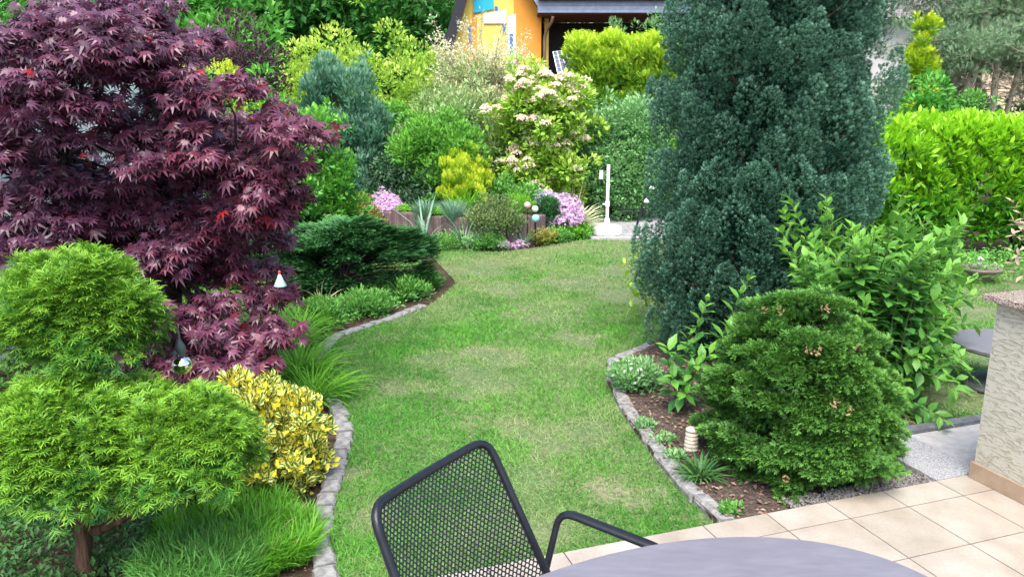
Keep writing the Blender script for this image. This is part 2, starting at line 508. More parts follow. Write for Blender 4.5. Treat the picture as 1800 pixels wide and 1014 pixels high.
# terrace tiles (one sheet of tiles with real joints)
m_t, t_t, b_t = new_mat('terrace_tile')
tc = N(t_t, "ShaderNodeTexCoord"); geo = N(t_t, "ShaderNodeAttribute", attribute_name='lf')
n1 = N(t_t, "ShaderNodeTexNoise", i_Scale=5.0, i_Detail=8.0); n2 = N(t_t, "ShaderNodeTexNoise", i_Scale=70.0, i_Detail=5.0)
t_t.links.new(tc.outputs['Object'], n1.inputs['Vector']); t_t.links.new(tc.outputs['Object'], n2.inputs['Vector'])
ca = ramp(t_t, n1.outputs[0], [(.3, (.30, .26, .215)), (.5, (.365, .325, .275)), (.7, (.405, .375, .33))])
cb = ramp(t_t, n2.outputs[0], [(.3, (.90, .89, .87)), (.7, (1.04, 1.03, 1.02))])
cc = mixc(t_t, 1.0, ca, cb, 'MULTIPLY')
sp = N(t_t, "ShaderNodeSeparateColor"); t_t.links.new(geo.outputs['Color'], sp.inputs[0])
cd = ramp(t_t, sp.outputs[0], [(0, (.93, .91, .88)), (1, (1.05, 1.05, 1.05))])
t_t.links.new(mixc(t_t, 1.0, cc, cd, 'MULTIPLY'), b_t.inputs['Base Color'])
b_t.inputs['Roughness'].default_value = .42; b_t.inputs['Specular IOR Level'].default_value = .4
mb = MB(); ex3 = (*TEX, 0); ey3 = (*TEY, 0)
joint = .003
for i in range(-14, 9):
    for j in range(0, 11):
        y0 = 0 if j == 0 else TA + (j - 1) * TS
        y1 = TA if j == 0 else TA + j * TS
        x0 = i * TS; x1 = x0 + TS
        if i >= 3 and j == 0 and False: continue
        v0 = mb.n
        mb.box((x0 + joint, y0 + (joint if j else 0), -.012), (x1 - joint, y1 - joint, 0), ex3, ey3, (*TO, 0))
        mb.lf[-1] = np.tile([random.random(), .1, 0, 0], (8, 1))
o = mb.build('terrace', m_t, bevel=.0012); tag(o, kind='structure')
M_grout = flat_mat('grout', (.10, .085, .075), .95, .1)
mb = MB(); mb.box((-14 * TS, .001, -.4), (9 * TS, 10.0 * TS + TA, -.003), ex3, ey3, (*TO, 0)); o = mb.build('terrace_bedding', M_grout); tag(o, kind='structure')
# gravel strip along the terrace
M_gravel = noise_mat('gravel', [(0.3, (.09, .085, .08)), (0.7, (.32, .30, .28))], 60, 6, .9, .6, 120, .2)
n = 2600
u = rng.uniform(-9 * TS, 1.9 * TS, n); vv = -rng.random(n) ** 1.3 * .045
mb = MB()
inst(mb, T_blob(), np.c_[TO[0] + u * TEX[0] + vv * TEY[0], TO[1] + u * TEX[1] + vv * TEY[1], -.055 + .02 * rng.random(n)], rdir(n), rdir(n), .004 + .008 * rng.random(n))
u = rng.uniform(-.5 * TS, 3 * TS, 2600); vv = -rng.random(2600) * .1
inst(mb, T_blob(), np.c_[TO[0] + u * TEX[0] + vv * TEY[0], TO[1] + u * TEX[1] + vv * TEY[1], -.025 + .02 * rng.random(2600)], rdir(2600), rdir(2600), .004 + .009 * rng.random(2600))
o = mb.build('gravel', M_gravel); tag(o, 'narrow strip of grey gravel along the terrace edge', 'gravel', kind='stuff')

# granite slab beside the terrace, paving and dark kerb beyond it
M_granite = noise_mat('grey_granite', [(0.35, (.14, .14, .145)), (0.5, (.30, .295, .30)), (0.65, (.45, .445, .45))], 130, 3, .55, .1, 200, .4)
mb = MB(); o_ = G(1648, 846)
e1 = np.array([2.36 - 2.28, 3.89 - 4.06]); e1 /= np.linalg.norm(e1)
mb.box((0, 0.0, -.28), (.30, 1.3, .006), (*TEX, 0), (-TEY[0], -TEY[1], 0), (o_.x, o_.y + .012, 0))
o = mb.build('granite_slab', M_granite, bevel=.004); tag(o, 'speckled grey granite slab laid between the clipped bush and the plastered wall', 'slab')
M_pave = noise_mat('pale_paving', [(0.3, (.32, .30, .29)), (0.7, (.45, .43, .42))], 20, 6, .8, .2, 90)
mb = MB(); mb.box((.303, 0.02, -.3), (2.2, .50, -.01), (*TEX, 0), (-TEY[0], -TEY[1], 0), (o_.x, o_.y, 0))
o = mb.build('side_path', M_pave); tag(o, kind='structure')
M_dkerb = noise_mat('dark_kerb', [(0.3, (.07, .075, .08)), (0.7, (.17, .18, .19))], 30, 6, .7, .3, 90)
mb = MB(); mb.box((.303, .503, -.3), (2.2, .57, .015), (*TEX, 0), (-TEY[0], -TEY[1], 0), (o_.x, o_.y, 0))
o = mb.build('kerb', M_dkerb, bevel=.005); tag(o, kind='structure')

# back patio
m_p, t_p, b_p = new_mat('patio_slabs')
tc = N(t_p, "ShaderNodeTexCoord"); br = N(t_p, "ShaderNodeTexBrick", i_Scale=2.4, i_Mortar_Size=.015)
br.inputs['Color1'].default_value = (.30, .30, .31, 1); br.inputs['Color2'].default_value = (.38, .37, .37, 1); br.inputs['Mortar'].default_value = (.15, .14, .12, 1)
t_p.links.new(tc.outputs['Object'], br.inputs['Vector']); nn = N(t_p, "ShaderNodeTexNoise", i_Scale=20.0, i_Detail=6.0); t_p.links.new(tc.outputs['Object'], nn.inputs['Vector'])
t_p.links.new(mixc(t_p, 1.0, br.outputs[0], ramp(t_p, nn.outputs[0], [(.3, (.7, .7, .7)), (.7, (1.2, 1.2, 1.2))]), 'MULTIPLY'), b_p.inputs['Base Color']); b_p.inputs['Roughness'].default_value = .8
mb = MB(); mb.poly([(1.15, 11.2), (4.2, 11.2), (4.2, 13.6), (1.0, 13.6), (.9, 12.2)], -.3, -.035); o = mb.build('back_patio', m_p); tag(o, kind='structure')
mb = MB(); mb.box((1.16, 11.12, -.3), (4.2, 11.195, -.02)); o = mb.build('patio_kerb', M_pave, bevel=.005); tag(o, kind='structure')

# ------------------------------------------------------------------ edging stones
M_conc = noise_mat('edging_concrete', [(0.35, (.14, .135, .125)), (0.5, (.24, .235, .225)), (0.68, (.35, .345, .335))], 22, 8, .9, .5, 120, .2)
def ordn(k):
    return {1: 'nearest', 2: 'second', 3: 'third'}.get(k, '%d%s' % (k, 'st' if k % 10 == 1 and k != 11 else 'nd' if k % 10 == 2 and k != 12 else 'rd' if k % 10 == 3 and k != 13 else 'th')) + ' '
def edging(poly, mat, label, group, step, wid, ztop, jit, name='edging_stone'):
    P = np.array(poly); seg = np.linalg.norm(np.diff(P, axis=0), axis=1); L = np.r_[0, np.cumsum(seg)]
    # smooth the curve
    tt = np.linspace(0, L[-1], 200); X = np.interp(tt, L, P[:, 0]); Y = np.interp(tt, L, P[:, 1])
    for _ in range(5):
        X[1:-1] = (X[:-2] + 2 * X[1:-1] + X[2:]) / 4; Y[1:-1] = (Y[:-2] + 2 * Y[1:-1] + Y[2:]) / 4
    variants = []
    for k in range(4):
        b = MB(); rr = np.random.default_rng(k + 5)
        nx = 5; vs = []; f = []
        for i in range(nx):
            xx_ = (i / (nx - 1) - .5) * (step - .008)
            for (a, z) in ((-wid / 2, -.10), (-wid / 2, -.012), (-wid / 2 + .01, 0), (wid / 2 - .01, 0), (wid / 2, -.012), (wid / 2, -.10)):
                vs.append((xx_, a + rr.normal() * .0035, z + rr.normal() * .002))
        for i in range(nx - 1):
            for q in range(5):
                f.append([i * 6 + q, (i + 1) * 6 + q, (i + 1) * 6 + q + 1, i * 6 + q + 1])
        e0 = list(range(6)); e1_ = [(nx - 1) * 6 + q for q in range(6)]
        b.add(vs, f3=[(0, 1, 2), (0, 2, 3), (0, 3, 4), (0, 4, 5)] + [((nx - 1) * 6, (nx - 1) * 6 + q + 1, (nx - 1) * 6 + q) for q in (1, 2, 3, 4)], f4=f)
        o = b.build(name, mat); variants.append(o)
    used = [False] * 4
    arc = np.r_[0, np.cumsum(np.hypot(np.diff(X), np.diff(Y)))]
    s_ = step / 2; out = []
    while s_ < arc[-1]:
        x = np.interp(s_, arc, X); y = np.interp(s_, arc, Y)
        x2 = np.interp(s_ + .02, arc, X); y2 = np.interp(s_ + .02, arc, Y); x1 = np.interp(s_ - .02, arc, X); y1 = np.interp(s_ - .02, arc, Y)
        k = random.randrange(4)
        if used[k]:
            o = variants[k].copy(); col.objects.link(o)
        else:
            o = variants[k]; used[k] = True
        o.location = (x + random.gauss(0, jit), y + random.gauss(0, jit), ztop + random.gauss(0, jit * .35))
        o.rotation_euler = (random.gauss(0, jit * 3), random.gauss(0, jit * 3), math.atan2(y2 - y1, x2 - x1) + random.gauss(0, jit * 5))
        nth = len(out) + 1; tag(o, ordn(nth) + label, 'edging stone', group); out.append(o)
        s_ += step
    for k in range(4):
        if not used[k]: bpy.data.objects.remove(variants[k])
    return out
offl = [(x - .045, y) for x, y in left_xy]
edging(offl, M_conc, 'worn grey edging stone from the front in the curved row left of the lawn', 'edging stones along the left bed', .125, .092, -.034, .006)
edging([(x + .04, y + .0) for x, y in right_xy], M_conc, 'smooth grey edging stone from the terrace in the row right of the lawn', 'edging stones along the right bed', .24, .085, -.022, .003)

# ------------------------------------------------------------------ plastered wall with granite cap
m_w, t_w, b_w = new_mat('scratched_plaster')
tc = N(t_w, "ShaderNodeTexCoord"); mp = N(t_w, "ShaderNodeMapping"); mp.inputs['Scale'].default_value = (20, 20, 80); mp.inputs['Rotation'].default_value = (.1, 0.12, 0)
t_w.links.new(tc.outputs['Object'], mp.inputs[0])
n1 = N(t_w, "ShaderNodeTexNoise", i_Scale=1.0, i_Detail=3.0, i_Roughness=.55, i_Distortion=.6); t_w.links.new(mp.outputs[0], n1.inputs['Vector'])
n2 = N(t_w, "ShaderNodeTexNoise", i_Scale=220.0, i_Detail=4.0); t_w.links.new(tc.outputs['Object'], n2.inputs['Vector'])
rr_ = ramp(t_w, n1.outputs[0], [(.40, (0, 0, 0)), (.50, (1, 1, 1)), (.66, (.8, .8, .8))])
b1 = N(t_w, "ShaderNodeBump", i_Strength=.8, i_Distance=.005); t_w.links.new(rr_, b1.inputs['Height'])
b2 = N(t_w, "ShaderNodeBump", i_Strength=.3, i_Distance=.002); t_w.links.new(n2.outputs[0], b2.inputs['Height']); t_w.links.new(b1.outputs[0], b2.inputs['Normal']); t_w.links.new(b2.outputs[0], b_w.inputs['Normal'])
t_w.links.new(ramp(t_w, n1.outputs[0], [(.38, (.40, .375, .29)), (.52, (.49, .465, .375))]), b_w.inputs['Base Color']); b_w.inputs['Roughness'].default_value = .9
wb = G(1702, 838)
wall = thing('garden_wall', (wb.x, wb.y, 0), 'low cream rough plastered wall with granite cap and tiled skirting at the right of the terrace', 'wall')
a3, c3 = (*TEX, 0), (*TEY, 0)
mb = MB(); mb.box((.012, .012, -.05), (.6, 1.9, .90), a3, c3, (wb.x, wb.y, 0)); mb.build('plaster', m_w, wall)
m_g, t_g, b_g = new_mat('red_granite')
tc = N(t_g, "ShaderNodeTexCoord"); vo = N(t_g, "ShaderNodeTexVoronoi", i_Scale=230.0); t_g.links.new(tc.outputs['Object'], vo.inputs['Vector'])
sp = N(t_g, "ShaderNodeSeparateColor"); t_g.links.new(vo.outputs['Color'], sp.inputs[0])
t_g.links.new(ramp(t_g, sp.outputs[0], [(.0, (.05, .04, .04)), (.35, (.26, .18, .14)), (.7, (.42, .32, .27)), (1, (.55, .50, .46))]), b_g.inputs['Base Color']); b_g.inputs['Roughness'].default_value = .12; b_g.inputs['Specular IOR Level'].default_value = .6
mb = MB(); mb.box((-.035, -.035, .902), (.66, 1.95, .932), a3, c3, (wb.x, wb.y, 0)); mb.build('granite_cap', m_g, wall, bevel=.003)
M_skirt = noise_mat('skirting_tile', [(0.3, (.30, .20, .13)), (0.7, (.42, .31, .22))], 9, 8, .45, .1, 60, .4)
for k in range(6):
    mb = MB(); y0 = k * TS + .0015 if k else 0
    mb.box((0, y0, .001), (.011, (k + 1) * TS - .0015, .085), a3, c3, (wb.x, wb.y, 0)); mb.build('skirting_tile', M_skirt, wall, bevel=.001)
mb = MB(); mb.box((.012, 0, .001), (.6, .011, .085), a3, c3, (wb.x, wb.y, 0)); mb.build('skirting_tile', M_skirt, wall)

# ------------------------------------------------------------------ oval table
tcx, tcy, tth = .286, 1.115, R(35)
table = thing('patio_table', (tcx, tcy, 0), 'oval patio table with matt lavender grey top in the foreground', 'table')
def ellipse_prism(mbx, a, b, z0, z1, seg=120):
    t = np.linspace(0, 2 * np.pi, seg, endpoint=False)
    prof = [(-.004, z0), (0, z0 + .004), (0, z1 - .005), (-.005, z1)]
    vs = []
    for dr, z in prof:
        x = (a + dr) * np.cos(t); y = (b + dr) * np.sin(t)
        vs.append(np.c_[tcx + x * math.cos(tth) - y * math.sin(tth), tcy + x * math.sin(tth) + y * math.cos(tth), np.full(seg, z)])
    v = np.concatenate(vs); f = []
    for i in range(3):
        for k in range(seg): f.append([i * seg + k, i * seg + (k + 1) % seg, (i + 1) * seg + (k + 1) % seg, (i + 1) * seg + k])
    v = np.vstack([v, [tcx, tcy, z0], [tcx, tcy, z1]]); m = len(v) - 2
    f3 = [[m, (k + 1) % seg, k] for k in range(seg)] + [[m + 1, 3 * seg + k, 3 * seg + (k + 1) % seg] for k in range(seg)]
    mbx.add(v, f3=f3, f4=f)
M_top = noise_mat('table_laminate', [(0.3, (.134, .129, .150)), (0.5, (.155, .149, .172)), (0.7, (.18, .174, .196))], 9, 14, .42, .2, 260, .45, (1, 5, 1), bdist=.001)
mb = MB(); ellipse_prism(mb, .8, .5, .722, .74); mb.build('table_top', M_top, table)
M_frame = noise_mat('black_steel', [(0.3, (.006, .007, .011)), (0.7, (.011, .013, .019))], 40, 4, .33, .1, 400, .4)
mb = MB(); ellipse_prism(mb, .70, .40, .69, .7215); mb.build('apron', M_frame, table)
for sx, sy in ((1, 1), (1, -1), (-1, 1), (-1, -1)):
    mb = MB(); x, y = sx * .5, sy * .24
    p = (tcx + x * math.cos(tth) - y * math.sin(tth), tcy + x * math.sin(tth) + y * math.cos(tth))
    q = (tcx + 1.12 * (p[0] - tcx), tcy + 1.12 * (p[1] - tcy))
    mb.tube([(*p, .69), (*q, .0)], .018, 10); mb.build('leg', M_frame, table, smooth=True)

# ------------------------------------------------------------------ mesh chair
sdirn = np.array([.84, -.54]); sdirn /= np.linalg.norm(sdirn); wdir = np.array([-sdirn[1], sdirn[0]])   # seat dir, width dir (towards far side)
TR = np.array([-.070, 1.955, .90]); TL = np.array([-.318, 1.575, .90])
BR = TR + np.array([*(sdirn * .235 + wdir * .015), -.44]); BL = TL + np.array([*(sdirn * .235 - wdir * .035), -.44])
chair = thing('mesh_chair', ((TR[0] + TL[0]) / 2 + .2, (TR[1] + TL[1]) / 2 - .1, 0), 'black steel garden armchair with expanded metal mesh back at the oval table', 'chair')
def rounded(pts, r, k=6):
    out = [pts[0]]
    for i in range(1, len(pts) - 1):
        a, b, c = pts[i - 1], pts[i], pts[i + 1]
        d1 = (a - b) / np.linalg.norm(a - b); d2 = (c - b) / np.linalg.norm(c - b)
        rr = r[i - 1] if hasattr(r, '__len__') else r
        p, q = b + d1 * rr, b + d2 * rr
        for t in np.linspace(0, 1, k): out.append(p * (1 - t) ** 2 + 2 * b * t * (1 - t) + q * t ** 2)
    out.append(pts[-1]); return np.array(out)
def resample(p, n):
    L = np.r_[0, np.cumsum(np.linalg.norm(np.diff(p, axis=0), axis=1))]; t = np.linspace(0, L[-1], n)
    return np.c_[[np.interp(t, L, p[:, i]) for i in range(3)]].T
nrmb = np.cross(TR - TL, BL - TL); nrmb /= np.linalg.norm(nrmb)
if nrmb[:2] @ sdirn > 0: nrmb = -nrmb     # points backwards
fr = rounded([BL, TL, TR, BR], [.055, .05])
fr = resample(fr, 90)
def bowed(P):  # curve the back panel slightly backwards in the middle
    P = np.asarray(P); c = (P - TL) @ (TR - TL) / np.linalg.norm(TR - TL) ** 2
    return P + nrmb * (.03 * np.clip(4 * c * (1 - c), 0, 1))[:, None]
mb = MB(); mb.tube(bowed(fr), .0115, 12); mb.build('back_frame', M_frame, chair, smooth=True)
# expanded mesh: hexagonal net
def net(A, Bx, By, nx, ny, mat, name, bow=None, ribbon=.0017, thick=.0022, clip=None):
    """A corner; Bx, By full vectors; staggered hexagon cells"""
    segs = []
    for j in range(ny + 1):
        for i in range(nx + 1):
            xo = (i + (.5 if j % 2 else 0)) / nx
            y = j / ny
            cell_h = 1 / ny
            # vertex pair: short vertical link plus two slanted links
            p0 = (xo, y - cell_h * .14); p1 = (xo, y + cell_h * .14)
            segs.append((p0, p1))
            segs.append((p1, (xo - .5 / nx, y + cell_h * .86)))
            segs.append((p1, (xo + .5 / nx, y + cell_h * .86)))
    S = np.array(segs)
    ok = ((S[:, :, 0] >= -.001) & (S[:, :, 0] <= 1.001) & (S[:, :, 1] >= -.001) & (S[:, :, 1] <= 1.001)).all(1)
    if clip is not None: ok &= clip(S[:, 0]) & clip(S[:, 1])
    S = S[ok]
    f = lambda q: A + q[:, :1] * Bx(q[:, 1:2]) + q[:, 1:2] * By
    P0, P1 = f(S[:, 0]), f(S[:, 1])
    if bow: P0, P1 = bow(P0), bow(P1)
    d = unit(P1 - P0); nn_ = np.cross(Bx(np.zeros((1, 1)))[0], By); nn_ /= np.linalg.norm(nn_)
    sd_ = unit(np.cross(d, nn_)); n_ = len(P0)
    vs = np.stack([P0 + sd_ * ribbon, P0 - sd_ * ribbon, P1 - sd_ * ribbon, P1 + sd_ * ribbon], 1)
    vs = np.concatenate([vs + nn_ * thick / 2, vs - nn_ * thick / 2], 1)
    k = (np.arange(n_) * 8)[:, None, None]
    F = (np.array([[0, 1, 2, 3], [7, 6, 5, 4], [0, 3, 7, 4], [1, 5, 6, 2]])[None] + k).reshape(-1, 4)
    b_ = MB(); b_.add(vs.reshape(-1, 3), f4=F); return b_.build(name, mat, chair)
nx_, ny_ = 30, 50
top = TR - TL; bot = BR - BL
def clipc(q):
    x, y = q[:, 0], q[:, 1]; cx_ = np.minimum(x, 1 - x) * .45; cy_ = y * .5
    return ~((cx_ < .035) & (cy_ < .035) & (np.hypot(.035 - cx_, .035 - cy_) > .035))
net(TL, lambda y: top * (1 - y) + bot * y + 0 * y, BL - TL, nx_, ny_, M_frame, 'back_mesh', bowed, clip=clipc)
# seat
SL = BL + np.array([0, 0, -.02]); SR = BR + np.array([0, 0, -.02])
seatF = np.array([*(sdirn * .40), .03])
fr2 = rounded([SL, SL + seatF, SR + seatF, SR], [.06, .06])
mb = MB(); mb.tube(resample(fr2, 60), .011, 10); mb.build('seat_frame', M_frame, chair, smooth=True)
net(SL, lambda y: (SR - SL) + 0 * y, seatF, 27, 38, M_frame, 'seat_mesh')
# arms: flat tube rising from the rear leg, over, and down to the front leg
for S0, sg in ((SR, 1), (SL, -1)):
    wv = np.array([*(wdir * sg), 0]); sv = np.array([*sdirn, 0])
    if sg > 0:
        a0 = np.array([.087, 1.90, .50]); a1 = np.array([.135, 1.955, .685]); a2 = np.array([.40, 1.765, .672]); a3_ = np.array([.52, 1.68, .60])
    else:
        sh = (BL - BR) - np.array([*(wdir * .05), 0])
        a0 = np.array([.087, 1.90, .50]) + sh; a1 = np.array([.135, 1.955, .685]) + sh; a2 = np.array([.40, 1.765, .672]) + sh; a3_ = np.array([.52, 1.68, .60]) + sh
    foot_r = np.array([a0[0] - .16, a0[1] + .08, .011]); foot_f = np.array([a3_[0] + .03, a3_[1] - .02, .011])
    path = rounded([foot_r, a0, a1, a2, a3_], [.03, .045, .06])
    mb = MB(); mb.tube(resample(path, 70), .015, 14, flat=(1.0, .62)); mb.build('armrest', M_frame, chair, smooth=True)
    mb = MB(); mb.tube([a3_, foot_f], .0125, 10); mb.build('leg', M_frame, chair, smooth=True)

# ================================================================== PLANTS
TUFT = T_tuft()
L8, L4, PALM, SPRAY, SPRAY5, THREAD, NEED, BLADE, TRI, FLOW, BLOB = T_leaf(), T_leaf4(), T_palm(), T_spray(3), T_spray(4, .06, .45), T_thread(), T_needles(), T_blade(), T_tri(.03, .2), T_flower(), T_blob()
UP = np.array([0, 0, 1.0])

def crown_mesh(T, C, Rr, n, size, mat, parent, out=1.0, upw=.3, rand=.5, lift=.5, upbias=.2, inner=.35, power=2.2, name='crown', ageamp=1.0, nrm='up', wide=None, szvar=.35, rnd_lump=.35, droop=0.0, extra=None, agefn=None):
    P, d, idx = clumps_leaves(C, Rr, n, upbias, inner, power)
    D = d * out + UP * upw + rdir(n) * rand - UP * droop
    if nrm == 'up': Nn = UP * 1.0 + rdir(n) * .6 + d * lift
    else: Nn = d + rdir(n) * .6
    K = len(C); lr = rng.random(K)
    rnd = np.clip(rng.random(n) * (1 - rnd_lump) + lr[idx] * rnd_lump, 0, 1)
    age = np.clip((.25 + .75 * d[:, 2]) * ageamp, 0, 1) * rng.random(n) ** .5 if agefn is None else agefn(P, d)
    mb = MB()
    inst(mb, T, P, D, Nn, size * (1 - szvar + 2 * szvar * rng.random(n)), rnd=rnd, age=age, wide=wide)
    if extra: extra(mb)
    return mb.build(name, mat, parent)

def limbs(base, C, mat, parent, r0=.04, frac=.5, name='trunk', fork=.35, maxn=40, stems=1, rb=None):
    """trunk and limbs running from the base to the lumps of the crown"""
    base = np.array(tuple(base), float); C = np.asarray(C, float)
    top = C[:, 2].max(); cen = C.mean(0)
    mb = MB()
    sp_ = []
    for s in range(stems):
        a = rng.random() * 6.28; b0 = base + np.array([math.cos(a), math.sin(a), 0]) * (rb or 0) * (stems > 1)
        f = b0 * (1 - fork) + np.array([cen[0], cen[1], top]) * fork
        f[:2] += (b0[:2] - base[:2]) * 1.5
        tr = wobble(b0 - UP * .06, f, 6, r0 * .35); sp_.append(f)
        mb.tube(tr, np.linspace(r0, r0 * .7, 6), 9)
    idx = rng.permutation(len(C))[:maxn]
    for i in idx:
        f = sp_[rng.integers(len(sp_))]
        m = (f + C[i]) / 2 + np.array([0, 0, abs(C[i][2] - f[2]) * .12])
        q = np.array([f, (f + m) / 2 + rng.normal(size=3) * .02, m, (m + C[i]) / 2 + rng.normal(size=3) * .02, C[i]])
        mb.tube(q, np.array([.55, .42, .32, .2, .08]) * r0, 6, cap=False)
    return mb.build(name, mat, parent, smooth=True)

def surf_lumps(n, base, height, prof, rx, ry, rl, jitter=.06, **k):
    P, nn, h = env_points(n, base, height, prof, rx, ry, **k)
    P = P - nn * rl * .6 + rng.normal(size=(n, 3)) * jitter
    r = rl * (.7 + .6 * rng.random(n))
    return P, np.c_[r, r, r], nn

ROUND = [(0, .55), (.15, .85), (.4, 1), (.65, .93), (.85, .65), (.95, .4), (1, .12)]
OVAL = [(0, .6), (.2, .9), (.45, 1), (.7, .85), (.9, .5), (1, .15)]
COLUMN = [(0, .8), (.2, 1), (.6, .98), (.85, .8), (1, .35)]

def bush(name, label, cat, cen_px, y, wpx, top_px, bot_z, T, n, size, mat, fine=.74, lumps=40, lump_r=.16, prof=ROUND, depth_ratio=.8, bark=M_darkbark, group=None, r0=.02, stems=4, trunkname='stem', crownname='foliage', **k):
    """free standing plant: place by the photo column, its distance, width in photo pixels and top edge"""
    n = int(n / fine ** 1.7); size = size * fine
    p = W(cen_px, 400, y); top = W(cen_px, top_px, y).z
    d = y * _c + .4; hw = wpx / 2 / FPX * d
    base = Vector((p.x, y, bot_z))
    t = thing(name, base, label, cat, group)
    C, Rr, nn = surf_lumps(lumps, base, top - bot_z, prof, hw, hw * depth_ratio, hw * lump_r * 1.6)
    C = C - nn * rng.uniform(-.04, .16, (lumps, 1)) * hw; Rr = Rr * rng.uniform(.55, 1.35, (lumps, 1))
    C2 = C + rng.normal(size=C.shape) * Rr * .8; C3 = C + nn * hw * rng.uniform(.10, .26, (lumps, 1)) + UP * hw * .10 * rng.random((lumps, 1)); C3[:, 2] = np.minimum(C3[:, 2], top - .02); kz = rng.random(lumps) < .55
    C = np.vstack([C, C2, C3[kz]]); Rr = np.vstack([Rr, Rr * rng.uniform(.3, .6, (lumps, 1)), (Rr * rng.uniform(.25, .5, (lumps, 1)))[kz]])
    Ci = np.array([base.x, base.y, bot_z + (top - bot_z) * .5]) + rng.normal(size=(max(3, lumps // 8), 3)) * np.array([hw * .3, hw * .3, (top - bot_z) * .22])
    Ri = np.full((len(Ci), 3), hw * .35)
    crown_mesh(T, np.vstack([C, Ci]), np.vstack([Rr, Ri]), n, size, mat, t, name=crownname, **k)
    limbs(base, C, bark, t, r0, name=trunkname, stems=stems, rb=hw * .12)
    return t, C, Rr

# leaf materials
LM = {}
LM['maple'] = leaf_mat('maple_leaf', (.058, .017, .038), (.165, .058, .11), young=(.21, .028, .04), ymul=.6, trans=.22, rough=.38, spec=.55, stray=(.35, .02, .02), stray_at=.975)
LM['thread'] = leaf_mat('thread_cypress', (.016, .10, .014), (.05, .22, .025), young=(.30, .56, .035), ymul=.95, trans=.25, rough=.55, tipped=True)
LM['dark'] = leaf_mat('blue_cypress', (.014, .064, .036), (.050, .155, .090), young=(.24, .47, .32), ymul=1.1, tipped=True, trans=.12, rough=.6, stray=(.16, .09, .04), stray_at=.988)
LM['thuja'] = leaf_mat('thuja_leaf', (.03, .10, .018), (.07, .20, .03), young=(.20, .46, .07), ymul=1.1, tipped=True, trans=.22, rough=.5, stray=(.30, .15, .07), stray_at=.985)
LM['variegated'] = leaf_mat('variegated_leaf', (.10, .20, .035), (.12, .24, .05), edge=(.86, .80, .20), edge_at=.42, trans=.25, rough=.35, spec=.5, stray=(.88, .76, .06), stray_at=.64)
LM['forsythia'] = leaf_mat('mock_orange_leaf', (.035, .17, .05), (.09, .31, .065), young=(.26, .54, .05), ymul=.8, trans=.35, rough=.42, spec=.4)
LM['laurel'] = leaf_mat('laurel_leaf', (.05, .22, .02), (.13, .42, .025), young=(.40, .72, .035), ymul=1.0, trans=.35, rough=.3, spec=.5)
LM['laurel2'] = leaf_mat('bay_leaf', (.05, .23, .03), (.11, .38, .05), young=(.24, .56, .06), ymul=.8, trans=.3, rough=.35, spec=.45)
LM['juniper'] = leaf_mat('juniper_green', (.012, .065, .02), (.035, .14, .04), young=(.10, .30, .07), ymul=1.0, tipped=True, trans=.15, rough=.6)
LM['bluejun'] = leaf_mat('blue_juniper', (.045, .16, .085), (.10, .27, .155), young=(.22, .42, .27), ymul=.8, trans=.15, rough=.6)
LM['yellow'] = leaf_mat('yellow_leaf', (.17, .38, .03), (.40, .62, .07), young=(.72, .84, .16), ymul=.95, trans=.35, rough=.45)
LM['palegrey'] = leaf_mat('grey_leaf', (.19, .36, .12), (.37, .54, .21), young=(.66, .68, .36), ymul=.8, trans=.3, rough=.5, stray=(.62, .38, .18), stray_at=.94)
LM['midgreen'] = leaf_mat('mid_green_leaf', (.06, .23, .045), (.13, .38, .07), young=(.26, .54, .10), ymul=.8, trans=.3, rough=.5)
LM['dogwood'] = leaf_mat('dogwood_leaf', (.10, .27, .09), (.21, .46, .16), young=(.40, .64, .26), ymul=.8, trans=.3, rough=.5)
LM['roundconifer'] = leaf_mat('green_conifer', (.05, .21, .02), (.12, .38, .035), young=(.24, .55, .06), ymul=.8, trans=.15, rough=.6)
LM['golden'] = leaf_mat('golden_conifer', (.14, .36, .02), (.38, .58, .03), young=(.82, .86, .05), ymul=1.0, trans=.25, rough=.5)
LM['hedge'] = leaf_mat('cypress_hedge', (.09, .26, .02), (.24, .47, .035), young=(.62, .80, .06), ymul=1.0, trans=.2, rough=.55, stray=(.34, .22, .08), stray_at=.985)
LM['ivy'] = leaf_mat('ivy_leaf', (.018, .055, .025), (.035, .11, .04), young=(.07, .18, .06), ymul=.6, trans=.1, rough=.4, spec=.5)
LM['photinia'] = leaf_mat('photinia_leaf', (.18, .40, .03), (.38, .62, .07), young=(.68, .80, .16), ymul=.7, trans=.3, rough=.35, spec=.5)
LM['cream'] = leaf_mat('cream_blossom', (.80, .66, .48), (.90, .84, .66), trans=.3, rough=.7)
LM['plum'] = leaf_mat('plum_leaf', (.035, .016, .028), (.085, .04, .06), young=(.16, .06, .08), ymul=.5, trans=.25, rough=.45)
LM['beech'] = leaf_mat('beech_leaf', (.022, .12, .022), (.055, .24, .035), young=(.14, .42, .06), ymul=.8, trans=.3, rough=.5)
LM['fieldmaple'] = leaf_mat('light_green_leaf', (.06, .26, .035), (.13, .44, .06), young=(.26, .60, .10), ymul=.8, trans=.35, rough=.5)
LM['pine'] = leaf_mat('pine_needle', (.11, .23, .11), (.24, .38, .20), young=(.38, .52, .30), ymul=.8, trans=.12, rough=.6)
LM['grassclump'] = leaf_mat('clump_grass', (.07, .28, .02), (.15, .46, .03), young=(.30, .64, .05), ymul=.8, trans=.35, rough=.5)
LM['bluegrass'] = leaf_mat('blue_grass', (.11, .26, .15), (.19, .38, .23), young=(.35, .50, .38), ymul=.5, trans=.25, rough=.5)
LM['striped'] = leaf_mat('striped_grass', (.30, .42, .20), (.66, .66, .38), young=(.8, .78, .5), ymul=.6, trans=.25, rough=.5)
LM['pink'] = leaf_mat('pink_blossom', (.52, .26, .50), (.72, .46, .70), young=(.78, .62, .78), ymul=.6, trans=.3, rough=.6)
